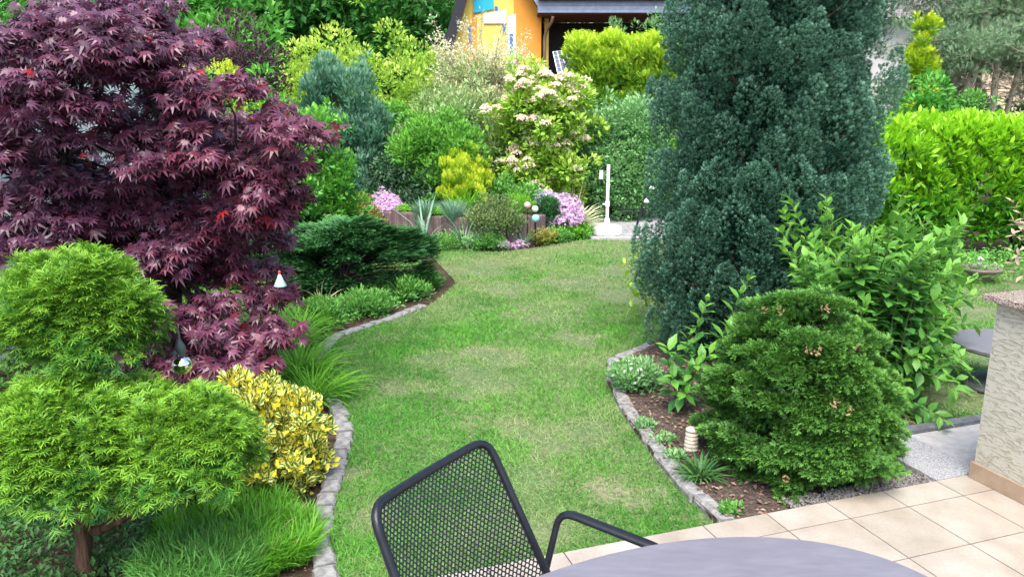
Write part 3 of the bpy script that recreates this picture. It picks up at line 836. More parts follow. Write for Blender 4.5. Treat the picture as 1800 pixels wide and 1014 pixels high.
LM['lilac'] = leaf_mat('lilac_blossom', (.40, .32, .58), (.62, .52, .74), trans=.3, rough=.6)
LM['white'] = leaf_mat('white_blossom', (.70, .72, .68), (.84, .86, .82), trans=.3, rough=.6)
LM['rose'] = leaf_mat('rose_blossom', (.60, .16, .12), (.75, .40, .32), trans=.3, rough=.6)
LM['berberis'] = leaf_mat('berberis_leaf', (.15, .24, .03), (.28, .33, .05), young=(.50, .30, .08), ymul=.8, trans=.3, rough=.5)
LM['box'] = leaf_mat('box_leaf', (.07, .15, .04), (.15, .24, .07), young=(.26, .33, .12), ymul=.8, trans=.2, rough=.5)
LM['cover'] = leaf_mat('ground_cover_leaf', (.028, .10, .03), (.06, .18, .045), young=(.12, .28, .06), ymul=.6, trans=.25, rough=.5)
LM['straw'] = leaf_mat('straw', (.48, .38, .20), (.66, .56, .36), trans=.2, rough=.7)
LM['litter'] = leaf_mat('leaf_litter', (.10, .05, .035), (.30, .19, .13), young=(.45, .34, .25), ymul=.6, trans=.05, rough=.9)
LM['pinkleaf'] = leaf_mat('pink_tinged_leaf', (.40, .45, .28), (.55, .42, .32), young=(.62, .35, .27), ymul=.6, trans=.3, rough=.4)

# ---------------------------------------------------------- Japanese maple
base = Vector((-2.2, 4.75, -.05))
maple = thing('japanese_maple', base, 'large purple leaved Japanese maple spreading over the left bed', 'tree')
pads = [(100, 20, 120), (210, 45, 110), (50, 95, 110), (150, 115, 120), (265, 105, 80), (320, 140, 70), (395, 160, 85), (470, 195, 75), (525, 222, 48), (562, 238, 24),
 (60, 165, 90), (165, 190, 90), (395, 245, 85), (465, 268, 75), (300, 262, 70), (290, 305, 110), (200, 330, 120), (70, 320, 110), (370, 335, 100), (455, 345, 65), (500, 300, 45), (250, 380, 130), (120, 400, 110), (30, 400, 60),
 (400, 400, 85), (470, 400, 45), (350, 450, 70), (430, 470, 62), (470, 510, 38), (330, 540, 80), (415, 555, 80), (472, 570, 34), (290, 600, 80), (370, 620, 80), (440, 625, 50), (20, 250, 50), (300, 440, 60), (240, 450, 60), (320, 660, 60), (400, 670, 55), (30, 40, 90), (150, 0, 120), (0, 190, 90), (265, 545, 50), (205, 480, 60), (350, 205, 55), (235, 15, 60)]
C = []; Rr = []
for i, (px, py, hw) in enumerate(pads):
    y = 4.55 + rng.uniform(-.35, .45) - (.1 if py > 520 else 0) - (.3 if px < 120 and py > 150 else 0)
    p = W(px, py, y); r = hw / FPX * (y * _c + .4)
    C.append(tuple(p)); Rr.append((r * .95, r * .85, r * .27))
for k in range(16):   # far side and above the picture
    a = rng.random() * 6.28; q = rng.random() ** .5
    C.append((-2.75 + .85 * q * math.cos(a), 5.0 + .9 * q * abs(math.sin(a)), rng.uniform(.9, 2.9 - q * .6))); r = rng.uniform(.22, .36); Rr.append((r, r, r * .33))
C = np.array(C); Rr = np.array(Rr)
sub = [];  subr = []
for i in range(len(C)):
    for k in range(5):
        a_ = rng.random() * 6.28; q_ = rng.random() ** .5; f_ = rng.uniform(.32, .62)
        sub.append(C[i] + np.array([math.cos(a_) * q_ * Rr[i, 0], math.sin(a_) * q_ * Rr[i, 1], rng.uniform(-1.6, .9) * Rr[i, 2]]) * 1.05); subr.append(Rr[i] * np.array([f_, f_, f_ * .9]))
Cl = np.array(sub); Rl_ = np.array(subr)
n = 23000
wts = Rl_[:, 0] ** 1.6; idx = rng.choice(len(Cl), n, p=wts / wts.sum())
a = rng.random(n) * 2 * np.pi; q = np.sqrt(rng.random(n)); lay = rng.random(n) ** 1.6
P = Cl[idx] + np.c_[np.cos(a) * q * Rl_[idx, 0], np.sin(a) * q * Rl_[idx, 1], (1 - 1.2 * q ** 2 - 1.6 * lay) * Rl_[idx, 2] * .8] + rng.normal(size=(n, 3)) * .028
od = np.c_[np.cos(a), np.sin(a), np.zeros(n)]
D = od * (.3 + .6 * q[:, None]) + rdir(n) * .75 + np.array([.2, -.15, -.12])
Nn = UP + od * .3 + rdir(n) * .5 + np.array([.1, -.45, 0])
mb = MB()
inst(mb, PALM, P, D, Nn, (.040 + .040 * rng.random(n)), age=np.clip(rng.random(n) * q - .1 + (P[:, 0] + 1.8) * .5, 0, 1), rnd=np.clip(rng.random(n) - lay * .12, 0, 1))
mb.build('crown', LM['maple'], maple)
mb = MB()
f1 = np.array([-2.12, 4.72, .75]); mb.tube(wobble(base - Vector((0, 0, .08)), f1, 6, .015), np.linspace(.06, .05, 6), 9)
f2 = np.array([-2.05, 4.75, 1.45]); mb.tube(wobble(f1, f2, 6, .03), np.linspace(.045, .028, 6), 8)
f3_ = np.array([-1.55, 4.7, 1.30]); mb.tube(wobble(f1, f3_, 6, .03), np.linspace(.032, .02, 6), 8)
f4_ = np.array([-2.75, 4.8, 1.5]); mb.tube(wobble(f1, f4_, 6, .03), np.linspace(.036, .02, 6), 8)
forks = [f1, f2, f3_, f4_]
for i in range(len(C)):
    f = min(forks, key=lambda g: np.linalg.norm(g - C[i])); t_ = C[i] - np.array([0, 0, Rr[i, 2] * .3])
    mb.tube(wobble(f, t_, 5, .03), [.014, .011, .008, .006, .003], 5, cap=False)
    for k in range(5):
        b = rng.random() * 6.28
        e = t_ + np.array([math.cos(b) * Rr[i, 0] * .8, math.sin(b) * Rr[i, 1] * .8, -Rr[i, 2] * .3])
        mb.tube(wobble(t_, e, 4, .015), [.004, .003, .0025, .0015], 4, cap=False)
mb.build('trunk', M_darkbark, maple, smooth=True)

# ---------------------------------------------------------- cloud pruned thread cypress
base = Vector((-1.72, 2.75, -.07))
cyp = thing('cloud_pruned_cypress', base, 'bright green thread leaf cypress pruned into three rounded pads on a short trunk', 'tree')
def pad_ball(px, py, y, rpx, flat, n, nm='foliage_pad', zs=1.0):
    c = np.array(W(px, py, y)); r = rpx / FPX * (y * _c + .35)
    K = 120; d = rdir(K); d[:, 2] = np.where(d[:, 2] < -.5, -d[:, 2], d[:, 2])
    C = c + d * np.array([r, r, r * flat]) * (.5 + .42 * rng.random((K, 1))); Rl = np.full((K, 3), r * .22) * (.6 + .8 * rng.random((K, 1)))
    P, dd, idx = clumps_leaves(C, Rl, n, .6, .5, 1.6)
    o = unit(P - c); lrn = rng.random(K)
    D = o * .6 + dd * .7 + rdir(n) * .75 + UP * .25
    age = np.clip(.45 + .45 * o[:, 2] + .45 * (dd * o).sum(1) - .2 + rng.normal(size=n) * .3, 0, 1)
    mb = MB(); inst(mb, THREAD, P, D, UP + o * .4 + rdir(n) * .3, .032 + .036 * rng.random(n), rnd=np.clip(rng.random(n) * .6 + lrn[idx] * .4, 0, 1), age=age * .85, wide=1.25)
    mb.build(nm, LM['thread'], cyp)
    return c
c1 = pad_ball(135, 575, 2.95, 128, .90, 12000)
c2 = pad_ball(95, 805, 2.62, 142, .78, 13000)
c3 = pad_ball(325, 800, 2.72, 122, .78, 11500)
c4 = pad_ball(215, 770, 2.85, 115, .78, 8500)
mb = MB()
j = np.array([-1.70, 2.76, .26])
mb.tube(wobble(base - Vector((0, 0, .06)), j, 6, .008), np.linspace(.034, .029, 6), 10)
mb.tube(wobble(j, c1 - UP * .02, 8, .018), np.linspace(.032, .014, 8), 8)
mb.tube(wobble(j - UP * .12, c3 - UP * .1, 7, .014), np.linspace(.022, .010, 7), 8)
mb.tube(wobble(j, c2, 6, .01), np.linspace(.024, .01, 6), 8)
mb.tube(wobble(j, c4, 6, .01), np.linspace(.02, .01, 6), 8)
mb.tube(wobble(c1 - UP * .28 + np.array([.03, 0, 0]), c1 + np.array([.1, 0, 0]), 4, .008), .014, 7)
mb.build('trunk', M_redbark, cyp, smooth=True)

# ---------------------------------------------------------- variegated spindle bush
e = G(485, 860); base = Vector((e.x - .15, e.y + .20, -.07))
eu = thing('variegated_spindle', base, 'rounded bush with yellow and green variegated leaves beside the left edging', 'shrub')
C, Rl, nn = surf_lumps(150, base, .56, [(0, .75), (.3, 1), (.6, .92), (.85, .55), (1, .2)], .335, .31, .055, .05, view_bias=False)
P, d, idx = clumps_leaves(np.vstack([C, [[base.x, base.y, .2]]]), np.vstack([Rl, [[.2, .2, .2]]]), 8500, .3, .6, 1.3)
lr = rng.random(151); D = d * .8 + UP * .5 + rdir(8500) * .7
mb = MB(); rn = np.clip(rng.random(8500) * .75 + .25 * lr[idx], 0, 1); rn = np.where(rng.random(8500) < .22, rn * .4, rn)
inst(mb, T_leaf(.30, .07, .1), P, D, UP * .6 + d + rdir(8500) * .5, .032 + .018 * rng.random(8500), rnd=rn, age=rn * 0)
mb.build('foliage', LM['variegated'], eu)
limbs(base, C, M_darkbark, eu, .012, name='stem', stems=4, rb=.04, maxn=60)

# ---------------------------------------------------------- big dark conifer
cb = Vector((1.80, 5.6, -.05))
con = thing('dark_conifer', cb, 'tall dense blue green false cypress with upright plumes right of the lawn', 'tree')
prof = [(0, .74), (.06, .86), (.15, 1), (.3, .965), (.45, .91), (.6, .85), (.78, .66), (.92, .36), (1, .08)]
P0, nn0, h0 = env_points(560, cb, 4.3, prof, .80, .64, yaw=0)
fo_ = (fbm(np.arctan2(nn0[:, 0], -nn0[:, 1]) * 2.2 + 20, h0 * 7 + 5) - .5) * .32
P0 = P0 + np.c_[nn0[:, 0] * fo_, nn0[:, 1] * fo_, fo_ * 0]
r_ = .10 + .11 * rng.random(560) ** 1.3
# plumes: upright pointed lumps
n = 190000
wts = r_ ** 2; idx = rng.choice(560, n, p=wts / wts.sum())
t_ = rng.random(n) ** .8; a = rng.random(n) * 2 * np.pi
rad = r_[idx] * np.clip(1 - t_, 0, 1) ** .6 * (.65 + .35 * rng.random(n) ** .5) * (.6 + 1.2 * np.minimum(t_, .4))
axis = unit(nn0 * np.array([.34, .34, 0]) + UP * 1.0 + rng.normal(size=(560, 3)) * .12)
dj = rng.uniform(-.05, .22, len(r_))
L_ = r_ * (1.9 + 1.0 * rng.random(560))
b1_ = unit(np.cross(axis, np.array([.3, 1, .2]))); b2_ = np.cross(axis, b1_)
od = np.cos(a)[:, None] * b1_[idx] + np.sin(a)[:, None] * b2_[idx]
P = P0[idx] - nn0[idx] * (dj + r_[idx] * .75)[idx * 0 + np.arange(len(idx))][:, None] if False else P0[idx] - nn0[idx] * (dj[idx] + r_[idx] * .75)[:, None] + axis[idx] * (t_ * L_[idx])[:, None] + od * rad[:, None] - UP * .12
facing = (od * nn0[idx]).sum(1)
kk = facing > -.55; P, od, idx, t_, facing = P[kk], od[kk], idx[kk], t_[kk], facing[kk]; n = len(P)
D = od * .6 + axis[idx] * 1.0 + rdir(n) * .5
lr = rng.random(560)
mb = MB()
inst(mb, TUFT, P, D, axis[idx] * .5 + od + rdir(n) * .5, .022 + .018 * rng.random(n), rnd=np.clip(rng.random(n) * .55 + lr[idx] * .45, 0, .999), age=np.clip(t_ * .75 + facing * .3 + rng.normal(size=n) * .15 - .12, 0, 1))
# sparser inner foliage, kept to darker leaf tones to paint shade in the gaps
m = 42000
Pi, ni, _h = env_points(m, cb, 4.2, prof, .63, .50)
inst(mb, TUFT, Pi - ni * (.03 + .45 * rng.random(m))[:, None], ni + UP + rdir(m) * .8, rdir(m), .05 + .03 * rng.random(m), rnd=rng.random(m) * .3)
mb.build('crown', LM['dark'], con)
mb = MB(); mb.tube(wobble(cb - Vector((0, 0, .1)), cb + Vector((0, 0, 3.9)), 9, .01), np.linspace(.09, .015, 9), 10)
for i in range(0, 560, 3):
    st = np.array([cb.x, cb.y, max(.1, P0[i, 2] - .35)]); mb.tube(wobble(st, P0[i] - nn0[i] * .08, 4, .03), [.014, .011, .008, .004], 5, cap=False)
mb.build('trunk', M_redbark, con, smooth=True)

# ---------------------------------------------------------- clipped thuja bush
tb = Vector((1.49, 3.75, -.03))
thu = thing('thuja_bush', tb, 'dome shaped green thuja bush with a few brown tips beside the tiled terrace', 'shrub')
prof = [(0, .78), (.14, .97), (.3, 1.0), (.48, .95), (.64, .83), (.78, .66), (.9, .44), (1, .16)]
K = 420
P0, nn0, h0 = env_points(K, tb + Vector((0, 0, -.03)), .96, prof, .44, .44, view_bias=False)
P0 = P0 - nn0 * rng.uniform(.0, .13, (K, 1)) + rng.normal(size=(K, 3)) * .02
r_ = np.c_[.06 + .05 * rng.random(K), .06 + .05 * rng.random(K), .025 + .02 * rng.random(K)]
n = 72000
P, d, idx = clumps_leaves(P0, r_, n, .75, .6, 1.3)
keep = ((P - P0[idx]) * nn0[idx]).sum(1) > -.07; P, d, idx = P[keep], d[keep], idx[keep]; n = len(P)
out = nn0[idx]; lr = rng.random(K)
D = out * .6 + d * .8 + rdir(n) * .55 - UP * .05
mb = MB()
inst(mb, TUFT, P, D, UP * .9 + out * .5 + rdir(n) * .4, .026 + .020 * rng.random(n), rnd=np.clip(rng.random(n) * .6 + lr[idx] * .4, 0, 1) ** 1, age=np.clip((d * (out + UP * .6)).sum(1) * .55 + rng.normal(size=n) * .2, 0, 1))
m = 7000
Pi, ni, _h = env_points(m, tb, .9, prof, .41, .40, view_bias=False)
inst(mb, SPRAY, Pi - ni * (.03 + .2 * rng.random(m))[:, None], ni + rdir(m) * .8, rdir(m), .045, rnd=rng.random(m) * .2)
mb.build('foliage', LM['thuja'], thu)
mb = MB()
for k in range(5): mb.tube(wobble(tb - Vector((0, 0, .05)), tb + Vector((rng.normal() * .12, rng.normal() * .12, .75)), 6, .02), np.linspace(.022, .006, 6), 7)
for i in range(0, K, 2):
    st = np.array([tb.x, tb.y, max(.05, P0[i, 2] - .15)]); mb.tube(wobble(st, P0[i], 4, .02), [.008, .006, .005, .003], 5, cap=False)
mb.build('stem', M_redbark, thu, smooth=True)
M_tip = leaf_mat('dead_tip', (.30, .17, .08), (.48, .31, .18), trans=.15, rough=.8)
for (px, py) in ((1372, 548), (1448, 545), (1340, 545), (1420, 617), (1437, 620), (1505, 612), (1497, 722), (1465, 708), (1380, 840)):
    yy_ = 3.66 - math.sqrt(max(.0, .25 - ((W(px, py, 3.4).x - 1.42)) ** 2)) * .75 + (.18 if py < 560 else 0)
    c_ = np.array(W(px, py, yy_ - .02)); k = 9
    mb = MB(); inst(mb, SPRAY, c_ + rdir(k) * .015, rdir(k) + np.array([0, -.5, .4]), rdir(k), .015 + .008 * rng.random(k)); mb.build('brown_tip', M_tip, thu)

# ---------------------------------------------------------- stems with opposite leaves
def stem_shrub(t, stems, leafT, size, mat, stem_mat, gap=.035, start=.3, per=2, r=.005, spread=.8, agepow=2.5, tipn=4, flowers=None, names=('foliage', 'stem'), rndbase=0.0):
    mbl = MB(); mbs = MB()
    P = []; D = []; Nn = []; A = []; S = []
    for (b, e, sag) in stems:
        b = np.array(tuple(b), float); e = np.array(tuple(e), float)
        tt = np.linspace(0, 1, 9)[:, None]
        q = b * (1 - tt) + e * tt + UP * (sag * 4 * tt * (1 - tt)) ; q[1:-1] += rng.normal(size=(7, 3)) * .008
        mbs.tube(q, np.linspace(r, r * .35, 9), 5, cap=False)
        L = np.linalg.norm(e - b); nn_ = int(L * (1 - start) / gap)
        ph = rng.random() * 6.28
        for k in range(nn_):
            f = start + (1 - start) * (k + .5) / nn_
            i = min(7, int(f * 8)); p = q[i] * (1 - (f * 8 - i)) + q[i + 1] * (f * 8 - i)
            ax = q[i + 1] - q[i]; ax /= np.linalg.norm(ax)
            u = np.cross(ax, [.3, .2, 1.0 if abs(ax[2]) < .9 else 0.1]); u /= np.linalg.norm(u); v = np.cross(ax, u)
            for s_ in range(per):
                a_ = ph + k * (1.57 if per == 2 else 2.4) + s_ * 2 * math.pi / per + rng.normal() * .25
                dd = math.cos(a_) * u + math.sin(a_) * v
                up_ = (1 - f) * .0 + .35 + .9 * f ** 6
                P.append(p); D.append(dd * spread + ax * up_ + np.array([0, 0, -.12 * (1 - f)])); Nn.append(UP * .9 + ax * .5 + rng.normal(size=3) * .15)
                A.append(f ** agepow * (.6 + .4 * rng.random())); S.append((.75 + .5 * rng.random()) * (1.0 if f < .85 else .75))
    if P:
        inst(mbl, leafT, P, D, np.array(Nn), size * np.array(S), age=np.array(A), rnd=np.clip(rng.random(len(P)) + rndbase, 0, 1))
        mbl.build(names[0], mat, t)
    mbs.build(names[1], stem_mat, t, smooth=True)

fb = Vector((2.25, 4.75, -.05))
fo = thing('mock_orange_shrub', fb, 'leafy bright green shrub with long arching shoots behind the thuja bush', 'shrub')
st = []
def hx(px, py, y): return W(px, py, y)
outline = [(1385, 345, 4.95), (1365, 395, 4.8), (1440, 350, 5.0), (1420, 400, 4.9), (1470, 385, 4.95), (1500, 400, 4.9), (1540, 380, 5.0), (1590, 365, 5.0), (1640, 375, 5.0), (1680, 390, 5.0), (1712, 420, 5.0), (1700, 460, 4.95), (1712, 500, 4.9), (1708, 540, 4.8), (1700, 600, 4.6), (1712, 640, 4.45), (1700, 690, 4.3), (1650, 720, 4.2), (1625, 735, 4.15), (1600, 370, 5.3), (1550, 400, 5.3)]
for px, py, y in outline:
    for k in range(2):
        e = hx(px + rng.normal() * 14, py + rng.normal() * 12 + (k * 16), y + rng.normal() * .12)
        st.append((fb + Vector((rng.normal() * .1, rng.normal() * .1, 0)), e, .16 if px > 1650 else .05))
for k in range(270):
    px = rng.uniform(1390, 1690); lo = 395 if px > 1440 else 420
    py = lo + (690 - lo) * rng.random() ** 1.2
    if px < 1500: py = min(py, 560)
    y = rng.uniform(4.3, 5.3)
    st.append((fb + Vector((rng.normal() * .12, rng.normal() * .12, 0)), hx(px, py, y), rng.uniform(.02, .14)))
stem_shrub(fo, st, T_leaf(.24, .05, .16), .105, LM['forsythia'], M_stem, gap=.05, start=.38, r=.006, spread=.85)

fb2 = Vector((1.03, 4.55, -.03))
fo2 = thing('young_mock_orange', fb2, 'small leafy shoots of a green shrub rising at the foot of the dark conifer', 'shrub')
st = [(fb2 + Vector((.05, 0, 0)), W(1243, 525, 4.45), .02), (fb2 + Vector((.1, 0, 0)), W(1318, 488, 4.5), .02), (fb2, W(1172, 608, 4.4), .04), (fb2, W(1215, 585, 4.4), .02), (fb2, W(1180, 660, 4.35), .03), (fb2 + Vector((.12, 0, 0)), W(1290, 560, 4.4), .02), (fb2, W(1225, 640, 4.3), .02), (fb2, W(1205, 690, 4.3), .02), (fb2, W(1250, 620, 4.3), .02)]
stem_shrub(fo2, st, T_leaf(.22, .05, .16), .10, LM['forsythia'], M_stem, gap=.045, start=.25, r=.005)
# pale yellow green shoots left of the conifer
fb3 = Vector((1.2, 6.3, -.05))
fo3 = thing('pale_shoot_shrub', fb3, 'pale yellow green shoots reaching out over the lawn left of the dark conifer', 'shrub')
st = [(fb3, W(1096, 462, 6.9), .1), (fb3, W(1110, 432, 7.0), .05), (fb3, W(1092, 535, 6.6), .08), (fb3, W(1128, 440, 7.0), .05), (fb3, W(1105, 500, 6.8), .05), (fb3, W(1125, 480, 6.9), .02)]
stem_shrub(fo3, st, T_leaf(.2, .05, .2), .10, LM['yellow'], M_stem, gap=.07, start=.35, r=.004)

# ---------------------------------------------------------- laurel hedge on the right
hb = Vector((6.1, 9.9, -.06))
hed = thing('laurel_hedge', hb, 'bright yellow green cherry laurel hedge behind the right lawn', 'hedge')
K = 420
C = []; Rr = []
xl, xr, yf, yb, zt = 4.35, 8.6, 9.45, 10.6, 1.60
for k in range(K):
    u = rng.random()
    if u < .58: p = (rng.uniform(xl, xr), yf + rng.normal() * .05, rng.uniform(.25, zt - .05))
    elif u < .85: p = (rng.uniform(xl, xr), rng.uniform(yf, yb), zt + rng.normal() * .035 - .06)
    else: p = (xl + rng.normal() * .06, rng.uniform(yf, yb), rng.uniform(.1, zt - .1))
    p = np.array(p); zf = p[2] / zt
    p[1] += .12 * (fbm(p[0] * 1.5, p[2] * 1.5) - .5) * 4 * .3 + (.10 if zf < .3 else 0)
    C.append(p); r = rng.uniform(.10, .19); Rr.append((r, r, r))
n = 26000
C = np.array(C); Rr = np.array(Rr)
P, d, idx = clumps_leaves(C, Rr, n, .4, .5, 1.5)
zf = P[:, 2] / zt; lr = rng.random(K)
D = d * .7 + UP * (.35 + .6 * zf)[:, None] + rdir(n) * .5 + np.array([0, -.25, 0])
age = np.clip((zf - .35) * 1.5 + d[:, 2] * .35 + rng.normal(size=n) * .28, 0, 1)  # yellow new growth, also brightened with height to paint in the sunlit top
mb = MB(); inst(mb, T_leaf(.19, .06, .15), P, D, UP + d * .5 + rdir(n) * .4, .085 + .05 * rng.random(n), rnd=np.clip(.6 * rng.random(n) + .4 * lr[idx], 0, 1), age=age)
for k in range(130):   # upright shoots on top
    p = np.array([rng.uniform(xl, xr), rng.uniform(yf, yf + .7), zt - .03]); hgt = rng.uniform(.04, .16)
    m = 7; a = rng.random(m) * 6.28
    inst(mb, T_leaf(.17, .06, .1), p + UP * (np.linspace(0, hgt, m)[:, None]), np.c_[np.cos(a), np.sin(a), np.full(m, 1.1)], UP + rdir(m) * .4, .11, age=np.full(m, 1.0) * rng.uniform(.7, 1))
mb.build('foliage', LM['laurel'], hed)
mb = MB()
for k in range(16):
    x = rng.uniform(xl + .2, xr - .2); b = np.array([x, (yf + yb) / 2, -.1])
    for q in range(6): mb.tube(wobble(b, np.array([x + rng.normal() * .2, rng.uniform(yf + .1, yb - .1), rng.uniform(.9, zt - .15)]), 5, .03), [.02, .016, .012, .01, .006], 5, cap=False)
mb.build('stem', M_darkbark, hed, smooth=True)

# ---------------------------------------------------------- shrubs behind the maple and along the left
bush('laurel_shrub', 'glossy mid green laurel shrub behind the purple maple', 'shrub', 510, 8.7, 220, 178, -.06, L4, 12000, .10, LM['laurel2'], lumps=110, lump_r=.13, r0=.02, out=.8, upw=.4, rand=.5)
bush('laurel_shrub', 'bright leafy shrub showing through gaps of the purple maple', 'shrub', 370, 8.0, 200, 150, -.06, L4, 8000, .09, LM['midgreen'], lumps=80, lump_r=.13, r0=.02)
bush('golden_conifer', 'yellow tipped golden conifer peeping over the purple maple', 'shrub', 345, 9.8, 260, 84, -.06, SPRAY, 9000, .10, LM['golden'], lumps=70, lump_r=.13, prof=OVAL, out=.5, upw=1.1, rand=.3)
bush('plum_tree', 'dark purple leaved plum tree behind the golden conifer', 'tree', 445, 12.5, 185, 45, -.06, L4, 9000, .085, LM['plum'], lumps=60, lump_r=.2, prof=[(0, .1), (.3, .3), (.45, .9), (.7, 1), (.85, .7), (1, .2)], r0=.06, stems=1, trunkname='trunk', crownname='crown')

# spreading juniper at the left lawn edge
jb = Vector((-1.78, 7.9, -.06))
jun = thing('spreading_juniper', jb, 'low spreading dark green juniper at the left edge of the lawn', 'shrub')
K = 260; a = rng.random(K) * 6.28; q = rng.random(K) ** .6
zz = .46 + .2 * rng.random(K) - .25 * q ** 2
C = np.c_[jb.x + .78 * q * np.cos(a) + .1, jb.y + .62 * q * np.sin(a), np.maximum(.12, zz - .45 * rng.random(K) * (np.sin(a) < 0) * q)]
Rl = np.c_[np.full(K, .11), np.full(K, .11), np.full(K, .05)] * (.8 + .5 * rng.random((K, 1)))
n = 34000; P, d, idx = clumps_leaves(C, Rl, n, .5, .6, 1.3)
od = unit(np.c_[np.cos(a), np.sin(a), np.zeros(K)])[idx]
D = od * .9 + np.array([.25, 0, .35]) + rdir(n) * .35
lr = rng.random(K)
mb = MB(); inst(mb, SPRAY, P + od * .04, D, UP + rdir(n) * .5, .055 + .035 * rng.random(n), rnd=.6 * rng.random(n) + .4 * lr[idx], age=np.clip(d[:, 2] * .6 + rng.normal(size=n) * .25 + (P[:, 2] - .4) * 1.0, 0, 1), wide=.7)
m = 60
for k in range(150):  # feathered tips
    i = rng.integers(K); o_ = np.array([math.cos(a[i]), math.sin(a[i]), .35 + .3 * rng.random()]); o_ /= np.linalg.norm(o_)
    if q[i] < .5: continue
    t_ = np.linspace(0, 1, 14)[:, None]; L_ = rng.uniform(.12, .26)
    inst(mb, SPRAY, C[i] + o_ * t_ * L_ - UP * .06 * t_ ** 2, np.tile(o_, (14, 1)) + rdir(14) * .4, UP + rdir(14) * .3, .055, age=np.full(14, .5) + .4 * t_[:, 0], wide=.6)
mb.build('foliage', LM['juniper'], jun)
limbs(jb, C, M_darkbark, jun, .03, name='stem', stems=3, rb=.08, fork=.2, maxn=120)

# ---------------------------------------------------------- background: shrubs behind the raised bed
bush('blue_juniper', 'rounded blue grey juniper column left of the pale flowering shrubs', 'shrub', 612, 12.9, 150, 100, -.06, SPRAY5, 15000, .10, LM['bluejun'], lumps=100, lump_r=.16, prof=COLUMN, out=.6, upw=.9, rand=.35)
bush('yellow_shrub', 'tall yellow leaved shrub behind the blue juniper', 'shrub', 590, 15.0, 190, 66, -.06, L4, 7000, .13, LM['yellow'], lumps=60, lump_r=.18, out=.7, upw=.5)
bush('yellow_shrub', 'yellow green bush with open arching twigs between blue juniper and pale shrub', 'shrub', 700, 14.6, 225, 52, -.06, L4, 12000, .12, LM['yellow'], lumps=90, lump_r=.15, prof=OVAL, out=.7, upw=.5, ageamp=.7)
bush('pale_flowering_shrub', 'tall airy grey green shrub covered in pale tan flowers before the orange house', 'shrub', 850, 13.9, 225, 100, -.06, T_leaf4(.15), 17000, .12, LM['palegrey'], lumps=120, lump_r=.15, prof=[(0, .35), (.2, .55), (.45, .9), (.65, 1), (.82, .72), (.93, .35), (1, .1)], stems=6, r0=.03, out=.7, upw=.5, rand=.6, inner=.6)
mb = MB(); t0 = [o for o in col.objects if o.name == 'pale_flowering_shrub'][0]
n = 9000; c0 = W(845, 110, 13.8); aa = rng.random(n) * 6.28
tw = []
for k in range(90):
    e = W(rng.uniform(750, 935), 20 + 150 * rng.random() ** .8 + abs(rng.normal()) * 10, 13.8 + rng.normal() * .3); tw.append(np.array(e))
tw = np.array(tw); idx = rng.integers(0, 90, n)
s0 = np.array([t0.location.x, 13.9, 1.9]); f = rng.random(n) ** .45
P = s0 + (tw[idx] - s0) * f[:, None] + rng.normal(size=(n, 3)) * .045
inst(mb, T_leaf4(.22), P, rdir(n) + UP * .4, rdir(n) + UP, .035 + .04 * rng.random(n), age=rng.random(n))
mb.build('blossoms', leaf_mat('tan_blossom', (.46, .56, .28), (.74, .68, .42), young=(.86, .78, .58), ymul=1, trans=.35, rough=.6), t0)
mb = MB()
for e in tw: mb.tube(wobble(s0, e, 5, .03), [.012, .01, .008, .006, .003], 4, cap=False)
mb.build('twig', M_palebark, t0)
bush('pale_flowering_shrub', 'lower grey leaved shrub with a few orange leaves left of the photinia', 'shrub', 800, 13.2, 170, 165, -.06, T_leaf4(.14), 9000, .13, LM['palegrey'], lumps=70, lump_r=.17, stems=6, r0=.02, ageamp=.4)
bush('round_conifer', 'rounded fresh green conifer above the ivy', 'shrub', 770, 12.5, 135, 186, .35, SPRAY, 10000, .075, LM['roundconifer'], lumps=80, lump_r=.17, prof=ROUND, out=.6, upw=.6)
bush('ivy_mound', 'dark green ivy heap behind the raised bed', 'ivy', 725, 12.45, 150, 285, -.06, L4, 6500, .085, LM['ivy'], lumps=70, lump_r=.14, prof=[(0, 1), (.5, .98), (.8, .85), (1, .5)], out=.6, upw=-.2, nrm='out')
bush('golden_dwarf_conifer', 'small golden conifer with upright flame like plumes in the raised bed', 'shrub', 818, 11.9, 76, 280, .25, SPRAY, 6500, .085, LM['golden'], lumps=50, lump_r=.17, prof=[(0, .35), (.25, .85), (.5, 1), (.75, .9), (.9, .65), (1, .3)], out=.45, upw=1.2, rand=.25, depth_ratio=.9)
bush('golden_dwarf_conifer', 'narrow yellow conifer tip rising just behind the small golden conifer', 'shrub', 832, 12.2, 30, 248, .3, SPRAY, 2200, .075, LM['golden'], lumps=24, lump_r=.3, prof=[(0, .8), (.6, 1), (.85, .7), (1, .2)], out=.45, upw=1.2, rand=.25)
ph, C, Rr = bush('photinia', 'tall photinia with glossy yellow green leaves and cream flower heads', 'shrub', 957, 12.9, 132, 118, -.06, L8, 11000, .125, LM['photinia'], lumps=90, lump_r=.2, prof=[(0, .5), (.2, .75), (.45, .95), (.7, 1), (.88, .8), (1, .3)], stems=4, r0=.03, out=.75, upw=.35)
mb = MB()
frn = np.where(C[:, 1] < 12.9)[0]
for k in range(520):
    i = frn[rng.integers(len(frn))]; zf = (C[i, 2]) / 2.6
    if rng.random() > zf ** 1.3 * 1.1: continue
    c_ = C[i] + unit(np.array([[rng.normal() * .6, -abs(rng.normal()) * .8, .45 + rng.random() * .5]]))[0] * Rr[i, 0] * 1.05
    m = 46; a = rng.random(m) * 6.28; q_ = np.sqrt(rng.random(m)) * rng.uniform(.07, .12)
    P = c_ + np.c_[np.cos(a) * q_, np.sin(a) * q_, .05 - q_ ** 2 * 6 + .03 * rng.random(m)]
    inst(mb, BLOB, P, rdir(m), rdir(m), .016 + .012 * rng.random(m))
mb.build('blossoms', LM['cream'], ph)
